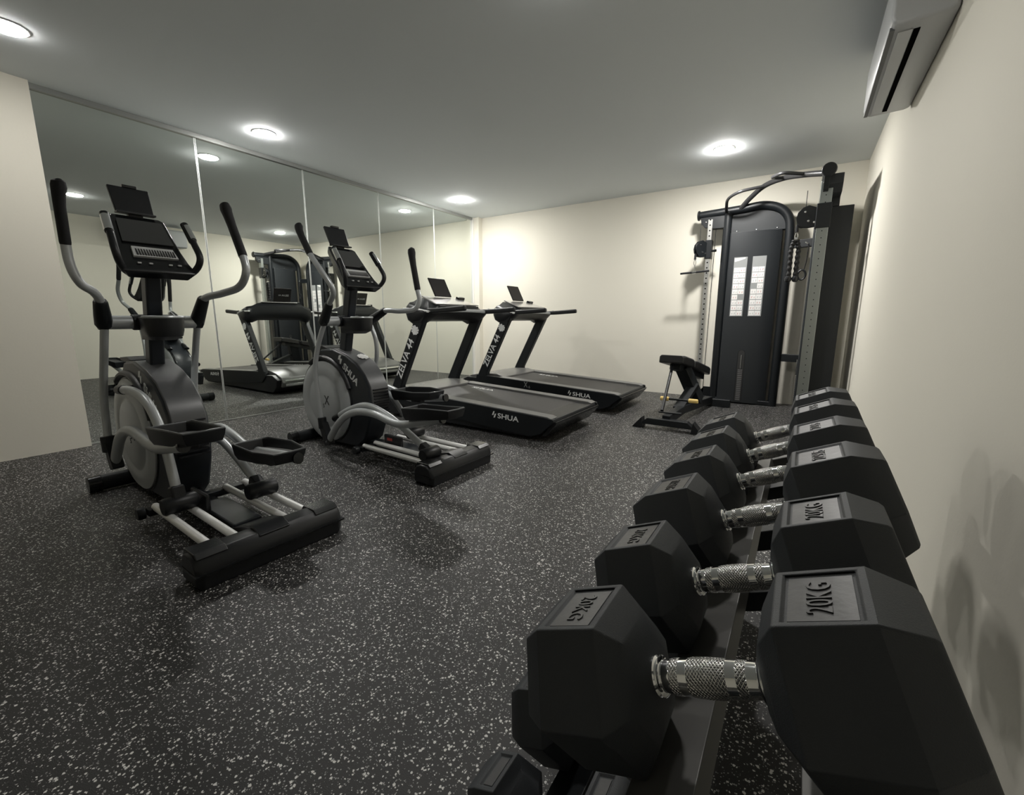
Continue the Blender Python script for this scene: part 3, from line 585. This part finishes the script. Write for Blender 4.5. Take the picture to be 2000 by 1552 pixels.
#PART2
# ------------------------------------------------------------------ cable machine in the back right corner
CMO = (4.40, -0.45, 0.0)
CM = empty('cable_machine', CMO, 'tall black two-tower cable machine in the back right corner with instruction placards', 'exercise machine')
def mb(): return MB(CMO)
RAIL = bpy.data.materials.new('rail_metal_with_holes'); RAIL.use_nodes = True
def rail_material(name, cx, rad, base):
    m = bpy.data.materials.new(name); m.use_nodes = True; nt = m.node_tree; b = nt.nodes['Principled BSDF']
    b.inputs['Metallic'].default_value = 0.85; b.inputs['Roughness'].default_value = 0.3
    tc = nt.nodes.new('ShaderNodeTexCoord'); sp = nt.nodes.new('ShaderNodeSeparateXYZ'); nt.links.new(tc.outputs['Object'], sp.inputs[0])
    def M(op, a, b2=None):
        n = nt.nodes.new('ShaderNodeMath'); n.operation = op
        for i, q in enumerate((a, b2)):
            if q is None: continue
            if isinstance(q, float): n.inputs[i].default_value = q
            else: nt.links.new(q, n.inputs[i])
        return n.outputs[0]
    P_ = 0.060
    dz = M('MULTIPLY', M('SUBTRACT', M('FRACT', M('DIVIDE', sp.outputs[2], P_)), 0.5), P_); dx_ = M('SUBTRACT', sp.outputs[0], cx)
    d = M('SQRT', M('ADD', M('MULTIPLY', dz, dz), M('MULTIPLY', dx_, dx_)))
    h = M('LESS_THAN', d, rad)
    mx_ = nt.nodes.new('ShaderNodeMix'); mx_.data_type = 'RGBA'; mx_.inputs[6].default_value = base; mx_.inputs[7].default_value = (0.01, 0.01, 0.01, 1)
    nt.links.new(h, mx_.inputs[0]); nt.links.new(mx_.outputs[2], b.inputs['Base Color']); return m
bpy.data.materials.remove(RAIL)

def pulley_head(c, d, parent):
    """swivelling pulley: D plates with a wheel, c at the trolley side, d horizontal direction"""
    c = Vector(c); d = Vector(d).normalized(); n = Vector((-d.y, d.x, 0)); z = Vector((0, 0, 1))
    out = [(0, 0.075), (0.06, 0.10), (0.105, 0.085), (0.14, 0.045), (0.15, 0.0), (0.14, -0.045), (0.10, -0.085), (0.05, -0.09), (0, -0.085)]
    hd = None
    for s_ in (-1, 1):
        rings = [[c+d*u+z*v_+n*(s_*0.020+e) for u, v_ in out] for e in (-0.003, 0.003)]
        o = mb().loft(rings).build('pulley_plate', BLACKM, parent, bevel=0.002)
        for u, v_ in ((0.085, 0.045), (0.055, -0.035), (0.01, -0.05)):
            mb().lathe([(0.0, 0), (0.009, 0), (0.009, 0.004), (0.0, 0.005)], c+d*u+z*v_+n*s_*0.023, n*s_, 12).build('bolt', BRIGHT, o)
    mb().lathe([(0.048, -0.012), (0.052, -0.010), (0.044, 0.0), (0.052, 0.010), (0.048, 0.012)], c+d*0.085+z*0.025, n, 28).build('pulley_wheel', PLAST, parent)
    mb().lathe([(0.030, -0.010), (0.034, -0.008), (0.028, 0.0), (0.034, 0.008), (0.030, 0.010)], c+d*0.10-z*0.055, n, 24).build('pulley_wheel', PLAST, parent)
    return c+d*0.135-z*0.10

def tower(O, u, v_, ztop, back, zt, head_dir, placards, rail_cx):
    O = Vector(O); u = Vector(u); v_ = Vector(v_); z = Vector((0, 0, 1))
    def p(a, b_, c_): return O+u*a+v_*b_+z*c_
    def slab(name, pts2, a, b_, m, bevel=0.004, parent=CM):   # pts2 in (u,z), extruded between v=a..b
        return mb().loft([[p(q[0], a, q[1]) for q in pts2], [p(q[0], b_, q[1]) for q in pts2]]).build(name, m, parent, bevel=bevel)
    def plan(name, pts2, z0, z1, m, bevel=0.004):             # pts2 in (u,v), extruded in z
        return mb().loft([[p(q[0], q[1], z0) for q in pts2], [p(q[0], q[1], z1) for q in pts2]]).build(name, m, CM, bevel=bevel)
    plan('guide_rail', [(-0.024, -0.045), (0.024, -0.045), (0.024, 0.045), (-0.024, 0.045)], 0.03, ztop-0.06, rail_material('rail_metal_%d' % placards, rail_cx-CMO[0], 0.0085 if placards else 0.0045, (0.62, 0.62, 0.60, 1) if placards else (0.40, 0.43, 0.42, 1)), 0.003)
    mb().tube([p(0.18, 0, 0.0), p(0.18, 0, ztop)], 0.045, seg=24).build('front_post', BLACKM, CM)
    hoop = [p(-0.125, 0, ztop), p(0.30, 0, ztop+0.02), p(0.52, 0, ztop+0.035), p(0.68, 0, ztop-0.01), p(0.775, 0, ztop-0.11), p(0.805, 0, ztop-0.26), p(0.81, 0, ztop-0.6), p(0.81, 0, 0.0)]
    mb().tube(spline(hoop[:7], 6)+[hoop[7]], 0.045, seg=22).build('hoop_frame', BLACKM, CM)
    mb().tube([p(-0.128, 0, ztop), p(-0.150, 0, ztop)], [0.058, 0.054], seg=22).build('tube_cap', PLAST, CM, bevel=0.006)
    # floor rail
    mb().rbar([p(-0.03, 0, 0.028), p(0.84, 0, 0.028)], 0.07, 0.05, M=v_).build('floor_rail', BLACKM, CM, bevel=0.008)
    slab('rail_foot_plate', [(-0.03, 0.05), (0.16, 0.05), (0.16, 0.17), (0.06, 0.17), (0.05, 0.15), (0.05, 0.05)], 0.0, 0.008, BLACKM)
    # head gusset
    slab('head_gusset', [(-0.115, ztop-0.03), (0.15, ztop-0.03), (0.15, ztop-0.165), (0.03, ztop-0.165), (-0.06, ztop-0.145), (-0.10, ztop-0.10)], -0.012, 0.028, BLACKM)
    for a, c_ in ((-0.05, -0.085), (0.0, -0.115), (0.0, -0.135)):
        mb().lathe([(0.0, 0), (0.009, 0), (0.008, 0.006), (0.0, 0.007)], p(a, 0.028, ztop+c_), v_, 12).build('bolt', BRIGHT, CM)
    # stack cover with a bevelled outer edge, and the upper plate behind it
    fr = 0.062
    cv = plan('stack_cover', [(0.225, back), (0.225, fr-0.01), (0.235, fr), (0.62, fr), (0.735, fr-0.075), (0.735, back)], 0.015, ztop-0.235, PANEL, 0.004)
    slab('upper_plate', [(-0.06, ztop-0.02), (-0.06, ztop-0.10), (0.02, ztop-0.16), (0.21, ztop-0.16), (0.21, ztop-0.235), (0.79, ztop-0.235), (0.79, ztop-0.2), (0.74, ztop-0.07), (0.62, ztop), (0.40, ztop+0.01), (0.21, ztop-0.01)], back*0.5, -0.004, PANEL)
    for a in (0.28, 0.48, 0.68):
        mb().lathe([(0.0, 0), (0.006, 0), (0.005, 0.004), (0.0, 0.005)], p(a, -0.004, ztop-0.215), v_, 10).build('bolt', BRIGHT, CM)
    # weight selector slot with plates glimpsed inside
    n_ = 12
    def stadium(cu, z0, z1, r):
        return [(cu+r*math.cos(R(a)), z1+r*math.sin(R(a))) for a in range(0, 181, 20)] + [(cu-r, z0), (cu+r, z0)]
    sl = slab('selector_slot', stadium(0.455, 0.035, 0.60, 0.034), fr-0.002, fr+0.0012, DARKPR, 0)
    slab('slot_rim', stadium(0.455, 0.035, 0.60, 0.040), fr-0.003, fr+0.0006, BLACKM, 0, sl)
    mb().tube([p(0.455, fr+0.006, 0.42), p(0.455, fr+0.006, 0.58)], 0.007, seg=10).build('selector_rod', CHROME, sl)
    for k in range(17):
        zz = 0.05+k*0.022
        mb().box(p(0.455, fr+0.002, zz), Vector((0.044, 0.044, 0.008)) if False else (abs(u.x)*0.046+abs(v_.x)*0.004, abs(u.y)*0.046+abs(v_.y)*0.004, 0.014)).build('weight_plate', mat('weight_plate_grey', (0.14, 0.14, 0.14), 0.35), sl)
    # trolley, pulley
    tr = mb()
    tr.loft([[p(a, b_, zt-0.105) for a, b_ in ((-0.036, -0.055), (0.036, -0.055), (0.036, 0.058), (-0.036, 0.058))], [p(a, b_, zt+0.105) for a, b_ in ((-0.036, -0.055), (0.036, -0.055), (0.036, 0.058), (-0.036, 0.058))]])
    tr = tr.build('trolley', BLACKM, CM, bevel=0.006)
    mb().tube([p(0.03, 0.03, zt-0.02), p(0.085, 0.05, zt-0.02)], [0.010, 0.016], seg=12).build('trolley_knob', PLAST, tr)
    hd = Vector(head_dir).normalized(); c0 = p(0, 0, zt)+hd*0.055
    tip = pulley_head(c0, hd, CM)
    # cables
    mb().tube([p(0.06, 0.0, ztop-0.10), p(0.055, 0.0, 0.05)], 0.0035, seg=8).build('cable', PLAST, CM)
    mb().tube([c0+hd*0.085+Vector((0, 0, 0.07)), c0+hd*0.085+Vector((0, 0, ztop-0.12-zt))], 0.003, seg=8).build('cable', PLAST, CM)
    st = mb().tube([tip+Vector((0, 0, 0.045)), tip+Vector((0, 0, -0.02))], [0.010, 0.014], seg=12).build('cable_stop', PLAST, CM)
    if placards:
        for k, a0 in enumerate((0.290, 0.478)):
            a1 = a0+0.135; zb, zh = 1.025, 1.685
            pl = slab('placard', [(a0, zb), (a1, zb), (a1, zh), (a0, zh)], fr, fr+0.0025, PLGREY, 0)
            if k == 0:
                slab('placard_logo', [(a0+0.006, zh-0.012), (a0+0.115, zh-0.006), (a0+0.115, zh-0.018), (a0+0.048, zh-0.040), (a0+0.006, zh-0.050)], fr+0.002, fr+0.0035, PAPER, 0, pl)
            zr = zh-0.115-0.0
            for r_ in range(9):
                z1 = zr-r_*0.0605; z0 = z1-0.053
                for c_ in range(2):
                    if (k == 0 and r_ == 5 and c_ == 1) or (k == 1 and r_ == 3 and c_ == 0): continue
                    x0 = a0+0.008+c_*0.060; x1 = x0+0.057
                    ce = slab('instruction_card', [(x0, z0), (x1, z0), (x1, z1), (x0, z1)], fr+0.002, fr+0.0036, PAPER, 0, pl)
                    mm_ = mb()
                    # small exercise figures: body, arms, machine line drawn as one connected glyph
                    rr_ = random.Random(k*100+r_*10+c_)
                    for q in range(2):
                        xc = x0+0.016+q*0.025; zc = z0+0.008
                        h_ = 0.022+rr_.random()*0.010
                        mm_.hull([p(xc-0.004, fr+0.0034, zc), p(xc+0.003, fr+0.0034, zc), p(xc+0.005+rr_.random()*0.004, fr+0.0034, zc+h_), p(xc-0.001, fr+0.0034, zc+h_), p(xc, fr+0.0042, zc+h_*0.5), p(xc+0.002, fr+0.0042, zc+h_*0.5)])
                    mm_.build('card_figures', PINK if (r_+c_) % 2 else DECAL, ce if False else pl)
    return p, tip
pA, tipA = tower((3.70, -0.225, 0), (1, 0, 0), (0, -1, 0), 2.195, -0.19, 1.80, (-0.62, -0.78, 0), 1, 3.70)
pB, tipB = tower((4.778, -1.075, 0), (0, 1, 0), (-1, 0, 0), 2.25, -0.225, 1.90, (-1, 0, 0), 0, 4.778)
# cross bars joining the towers
for z_, h_ in ((1.79, 0.085), (0.565, 0.085)):
    mb().rbar([(4.50, -0.20, z_), (4.60, -0.235, z_), (4.79, -0.27, z_)], 0.045, h_).build('crossbar', BLACKM, CM, bevel=0.006)
# pull-up bar with grips
bar = spline([(3.99, -0.235, 2.205), (4.10, -0.33, 2.30), (4.24, -0.46, 2.375), (4.42, -0.65, 2.375), (4.60, -0.86, 2.325), (4.778, -1.05, 2.262)], 7)
mb().tube(bar, 0.026, seg=16).build('pull_up_bar', mat('pull_up_bar_grey', (0.05, 0.05, 0.052), 0.3, metal=0.4), CM)
pug = mat('pull_up_grip_grey', (0.075, 0.075, 0.078), 0.28, metal=0.5)
mb().tube(fillet([(3.86, -0.26, 2.20), (3.89, -0.50, 2.285), (4.02, -0.60, 2.32), (4.24, -0.47, 2.37)], 0.08), 0.016, seg=12).build('pull_up_grip', pug, CM)
mb().tube(fillet([(4.42, -0.655, 2.375), (4.31, -0.80, 2.355), (4.42, -0.97, 2.345), (4.60, -0.86, 2.33)], 0.07), 0.016, seg=12).build('pull_up_grip', pug, CM)

# attachments hanging from the machine
def carabiner(parent, top, off):
    top = Vector(top); top = top-Vector((0, 0, 0.006)); ring = [top+Vector((0.012*math.sin(R(a)), 0, -0.030+0.030*math.cos(R(a)))) for a in range(0, 360, 24)]
    return MB(off).tube(ring+[ring[0]], 0.0035, seg=8, cap=False).build('carabiner', CHROME, parent)
ta_ = tipA
o_ = (ta_.x, ta_.y, ta_.z-0.17)
BH = empty('bar_handle', o_, 'short straight black bar handle hanging from the left tower pulley by a chrome clip', 'cable attachment')
carabiner(BH, ta_+Vector((0, 0, -0.02)), o_)
MB(o_).tube([ta_+Vector((0, 0, -0.078)), ta_+Vector((0, 0, -0.155))], 0.006, seg=10).build('hanger', CHROME, BH)
hb = ta_+Vector((0, 0, -0.165))
MB(o_).tube([hb+Vector((-0.155, 0.0, -0.008)), hb+Vector((0.165, 0.0, 0.010))], 0.0115, seg=14).build('bar', PLAST, BH)
MB(o_).tube([hb+Vector((-0.022, 0, -0.0015)), hb+Vector((0.022, 0, 0.0015))], 0.015, seg=14).build('collar', CHROME, BH)

tb_ = tipB; o_ = (tb_.x, tb_.y, tb_.z-0.44)
RP = empty('triceps_rope', o_, 'doubled black twisted rope attachment hanging from the right tower pulley', 'cable attachment')
carabiner(RP, tb_+Vector((0, 0, -0.02)), o_)
def twisted(pts, r, name, parent, off):
    P_ = spline(pts, 14); rs = [r*(1+0.16*math.sin(i*1.15)) for i in range(len(P_))]
    return MB(off).tube(P_, rs, seg=10).build(name, FOAM, parent)
q = tb_+Vector((0, 0, -0.085))
MB(o_).lathe([(0.0, -0.012), (0.02, -0.012), (0.02, 0.012), (0.0, 0.012)], q, (1, 0, 0), 16).build('rope_eye', BRIGHT, RP)
for s_ in (-1, 1):
    twisted([q+Vector((s_*0.010, 0, -0.005)), q+Vector((s_*0.028, 0, -0.08)), q+Vector((s_*0.027, 0, -0.20)), q+Vector((s_*0.026, 0, -0.33))], 0.0185, 'rope', RP, o_)
    MB(o_).lathe([(0.012, 0.03), (0.024, 0.022), (0.030, 0.0), (0.024, -0.022), (0.010, -0.030)], q+Vector((s_*0.028, 0, -0.35)), (0, 0, 1), 18).build('rope_end', PLAST, RP)

o_ = (4.66, -0.36, 1.45)
SS = empty('strap_handle', o_, 'black strap with loop handle hanging from the upper crossbar between the towers', 'cable attachment')
MB(o_).tube(spline([(4.69, -0.285, 1.76), (4.69, -0.33, 1.73), (4.685, -0.34, 1.60), (4.67, -0.35, 1.50)]), 0.012, seg=8, oval=0.4).build('strap', FOAM, SS)
ring = [(4.655+0.035*math.cos(R(a)), -0.355, 1.455+0.050*math.sin(R(a))) for a in range(0, 360, 20)]
MB(o_).tube(ring+[ring[0]], 0.010, seg=8, cap=False).build('loop', PLAST, SS)
MB(o_).tube([(4.66, -0.345, 1.785), (4.69, -0.31, 1.775), (4.69, -0.29, 1.755)], 0.006, seg=8).build('hook', BRIGHT, SS)

# ------------------------------------------------------------------ bench
BO = (3.80, -1.3, 0)
BN = empty('weight_bench', BO, 'black padded weight bench with yellow foam rollers in front of the cable machine', 'bench')
def mb2(): return MB(BO)
mb2().prism([(3.53, 0.035), (3.60, 0.095), (3.95, 0.095), (4.02, 0.035)], -2.06, -1.98).build('front_foot', BLACKM, BN, bevel=0.006)
for s_, x in ((-1, 3.52), (1, 4.03)):
    mb2().hull([(x-0.03*s_, -2.07, 0.10), (x-0.03*s_, -1.97, 0.10), (x+0.055*s_, -2.08, 0.0), (x+0.055*s_, -1.96, 0.0), (x-0.045*s_, -2.07, 0.0), (x-0.045*s_, -1.97, 0.0)]).build('skid', PLAST, BN, bevel=0.004)
mb2().rbar([(3.755, -2.0, 0.085), (3.80, -1.55, 0.115), (3.90, -0.62, 0.075)], 0.075, 0.08).build('base_beam', BLACKM, BN, bevel=0.008)
mb2().box((3.765, -1.90, 0.135), (0.20, 0.06, 0.012)).build('hinge_plate', BLACKM, BN, bevel=0.003)
mb2().box((3.91, -0.60, 0.045), (0.42, 0.07, 0.09)).build('rear_foot', BLACKM, BN, bevel=0.008)
mb2().rbar([(3.845, -1.05, 0.12), (3.70, -1.20, 0.50)], 0.115, 0.16, M=(1, 0, 0)).build('post', BLACKM, BN, bevel=0.008)
mb2().rbar([(3.775, -1.62, 0.12), (3.81, -1.10, 0.30)], 0.10, 0.05, M=(1, 0, 0)).build('ladder_brace', BLACKM, BN, bevel=0.006)
mb2().tube([(3.69, -1.90, 0.145), (3.650, -1.42, 0.535)], 0.015, seg=12).build('support_rod', PLAST, BN)
mb2().tube([(3.66, -1.72, 0.232), (3.94, -1.72, 0.232)], 0.011, seg=12).build('roller_axle', BLACKM, BN)
for x0, x1 in ((3.625, 3.705), (3.885, 3.970)):
    mb2().tube([(x0, -1.72, 0.232), (x0+0.006, -1.72, 0.232), (x1-0.006, -1.72, 0.232), (x1, -1.72, 0.232)], [0.016, 0.021, 0.021, 0.016], seg=18).build('foam_roller', YELL, BN)
def pad(pts, wd, th, name):
    a, b_ = Vector(pts[0]), Vector(pts[1]); t = (b_-a).normalized(); sd = t.cross(Vector((0, 0, 1))).normalized(); up_ = sd.cross(t)
    rings = []
    N = 9
    for i in range(N):
        f = i/(N-1); q = a+(b_-a)*f; k = 1.0-0.25*max(0, f-0.75)/0.25 if True else 1
        e = 0.86 if i in (0, N-1) else 1.0
        r = []
        for sx_, sz in ((-0.5, -0.45), (-0.44, -0.5), (0.44, -0.5), (0.5, -0.45), (0.5, 0.30), (0.43, 0.5), (-0.43, 0.5), (-0.5, 0.30)):
            r.append(q+sd*sx_*wd*k*e+up_*sz*th*e)
        rings.append(r)
    mb2().loft(rings).build(name, VINYL, BN, bevel=0.008, seg=3)
pad([(3.650, -1.50, 0.600), (3.690, -1.10, 0.525)], 0.275, 0.085, 'seat_pad')
pad([(3.693, -1.07, 0.518), (3.765, -0.42, 0.375)], 0.26, 0.085, 'back_pad')
mb2().rbar([(3.665, -1.38, 0.515), (3.75, -0.50, 0.325)], 0.11, 0.07, M=(1, 0, 0)).build('pad_frame', BLACKM, BN, bevel=0.005)

# ------------------------------------------------------------------ dumbbell rack against the right wall
TILT = R(24); AX = Vector((math.cos(TILT), 0, math.sin(TILT))); NX = Vector((-math.sin(TILT), 0, math.cos(TILT)))
C1 = Vector((4.671, 0, 0.627)); C2 = Vector((4.475, 0, 0.275)); HB = 0.084
Y0, Y1 = -5.80, -4.34
RO = (4.70, -5.07, 0.0)
RK = empty('dumbbell_rack', RO, 'dark grey two-tier dumbbell rack standing along the right wall', 'rack')
def mb3(): return MB(RO)
def slope_bar(name, C, s0, s1, n0, th, y0=Y0, y1=Y1, m=RACK):
    q = [C+AX*s0+NX*(n0-th), C+AX*s1+NX*(n0-th), C+AX*s1+NX*n0, C+AX*s0+NX*n0]
    return mb3().prism([(p.x, p.z) for p in q], y0, y1).build(name, m, RK, bevel=0.0015)
for C in (C1, C2):
    for s0, s1 in ((-0.108, -0.038), (0.055, 0.137)):
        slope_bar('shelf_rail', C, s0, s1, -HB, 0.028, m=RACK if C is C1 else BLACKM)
    for y_ in ((-5.20, -5.14), (-4.60, -4.54), (-5.78, -5.72)):
        slope_bar('shelf_brace', C, -0.13, 0.13, -HB-0.030, 0.035, y_[0], y_[1], BLACKM)
for yy in (Y0-0.012, Y1+0.012):
    sg = -1 if yy < -5 else 1
    fr_ = [(4.20, 0.0), (4.27, 0.0), (4.30, 0.05), (4.92, 0.05), (4.98, 0.0), (5.06, 0.0), (5.05, 0.09), (4.96, 0.11), (4.90, 0.62), (4.845, 0.62), (4.78, 0.545), (4.50, 0.425), (4.47, 0.35), (4.80, 0.47), (4.86, 0.28), (4.60, 0.17), (4.36, 0.08), (4.24, 0.10)]
    mb3().rbar([(4.18, yy, 0.03), (5.06, yy, 0.03)], 0.05, 0.06, M=(0, 1, 0)).build('rack_foot', RACK, RK, bevel=0.006)
    mb3().rbar([(4.93, yy, 0.05), (4.83, yy, 0.62)], 0.05, 0.07, M=(0, 1, 0)).build('upright', RACK, RK, bevel=0.006)
    for C in (C1, C2):
        a, b_ = C+AX*-0.17+NX*(-HB-0.045), C+AX*0.19+NX*(-HB-0.045)
        if C is C2: b_ = C+AX*0.44+NX*(-HB-0.045)
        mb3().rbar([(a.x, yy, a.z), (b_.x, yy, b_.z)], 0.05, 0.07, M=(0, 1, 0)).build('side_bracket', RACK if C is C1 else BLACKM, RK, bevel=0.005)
    mb3().rbar([(4.30, yy, 0.05), (4.36, yy, 0.13)], 0.05, 0.05, M=(0, 1, 0)).build('front_strut', RACK, RK, bevel=0.004)

# ------------------------------------------------------------------ dumbbells
def hexring(s, W_, k):
    a = W_/math.sqrt(3)*k; h = W_/2*k
    return [Vector((s, -a/2, h)), Vector((s, a/2, h)), Vector((s, a, 0)), Vector((s, a/2, -h)), Vector((s, -a/2, -h)), Vector((s, -a, 0))]
def make_head(sg, W_, s_fl0, s_fl1, s_end, parent, textstr):
    bm_ = MB(); S = [(0.058, 0.42), (0.066, 0.66), (0.070, 0.73), (s_fl0, 1.0), (s_fl1, 1.0), (s_end-0.004, 0.80), (s_end, 0.74)]
    bm_.loft([hexring(sg*s, W_, k) for s, k in S])
    bm = bm_.bm; bm.faces.ensure_lookup_table(); bmesh.ops.recalc_face_normals(bm, faces=bm.faces)
    top = max(bm.faces, key=lambda f: f.calc_center_median().z + (0 if abs(f.normal.z) > 0.99 else -1))
    r = bmesh.ops.inset_individual(bm, faces=[top], thickness=0.010, depth=0)
    r2 = bmesh.ops.inset_individual(bm, faces=[top], thickness=0.0012, depth=-0.0035)
    h = bm_.build('head', RUB, parent, bevel=0.0022, seg=2, smooth=30)
    # badge
    zc = W_/2-0.0035; sm = (s_fl0+s_fl1)/2; hl = (s_fl1-s_fl0)/2-0.0113; hw = W_/math.sqrt(3)/2-0.0113
    MB().box((sg*sm, 0, zc+0.0004), (hl*2, hw*2, 0.0008)).build('badge', RUBREC, h)
    xd = (0, 1, 0) if sg > 0 else (0, -1, 0); yd = (-1, 0, 0) if sg > 0 else (1, 0, 0)
    if textstr: text('weight_lettering', textstr, 0.029, frame((sg*sm, 0, zc+0.0012), xd, yd), RUBTX, h, sx=hw*2*0.86/(0.029*(2.75 if len(textstr) < 5 else 3.75)), depth=0.0009)
    return h
def make_dumbbell(kg, W_, s_fl0, s_fl1, s_end, label, group, y, C):
    ctr = C + NX*(W_/2-HB+0.0015) + AX*(0.010 if W_ > 0.17 else 0.0); loc = (ctr.x, y, ctr.z)
    t = empty('dumbbell', loc, label, 'dumbbell', group=group); t.rotation_euler = (0, -TILT, 0)
    for sg in (-1, 1): make_head(sg, W_, s_fl0, s_fl1, s_end, t, kg)
    def pr(s): return 0.0188-0.0032*(abs(s)/0.055)**1.6
    N = 26; MB().tube([(-0.060+0.120*i/N, 0, 0) for i in range(N+1)], [pr(-0.060+0.120*i/N) for i in range(N+1)], seg=36).build('handle', CHROME, t)
    for a, b_ in ((-0.0395, -0.0295), (-0.020, 0.020), (0.0295, 0.0395)):
        n = 8; MB().tube([(a+(b_-a)*i/n, 0, 0) for i in range(n+1)], [pr(a+(b_-a)*i/n)+(0.0006 if 0 < i < n else 0.0001) for i in range(n+1)], seg=36).build('knurled_grip', KNURL, t)
    for sg in (-1, 1):
        MB().lathe([(0.010, 0.0495), (0.0185, 0.0495), (0.0207, 0.0512), (0.0190, 0.0530), (0.0180, 0.0535), (0.0205, 0.0560), (0.0205, 0.059), (0.010, 0.060)], (0, 0, 0), (sg, 0, 0), 32).build('collar', CHROME, t)
    return t
spec = {'20KG': (0.168, 0.088, 0.163, 0.196), '22.5KG': (0.179, 0.088, 0.172, 0.212), '25KG': (0.183, 0.088, 0.176, 0.216)}
tops = [('20KG', -5.593, 'black rubber 20 kg hex dumbbell nearest the camera on the upper tier'),
        ('20KG', -5.378, 'black rubber 20 kg hex dumbbell, second from the camera on the upper tier'),
        ('22.5KG', -5.150, 'black rubber 22.5 kg hex dumbbell just behind the two 20 kg ones'),
        ('22.5KG', -4.905, 'black rubber 22.5 kg hex dumbbell just in front of the 25 kg ones'),
        ('25KG', -4.677, 'black rubber 25 kg hex dumbbell, second from the far end of the upper tier'),
        ('25KG', -4.448, 'black rubber 25 kg hex dumbbell at the far end of the upper tier')]
for kg, y_, lab in tops: make_dumbbell(kg, *spec[kg], lab, 'hex dumbbells on the upper tier', y_, C1)
lows = ['nearest the camera', 'second from the camera', 'in the middle of the tier', 'second from the far end', 'at the far end']
for k, y_ in enumerate((-5.56, -5.37, -5.145, -4.92, -4.695)):
    make_dumbbell('', *((0.128, 0.075, 0.115, 0.145) if k == 0 else (0.156, 0.085, 0.138, 0.172)), 'black rubber hex dumbbell on the lower tier, '+lows[k], 'hex dumbbells on the lower tier', y_, C2)
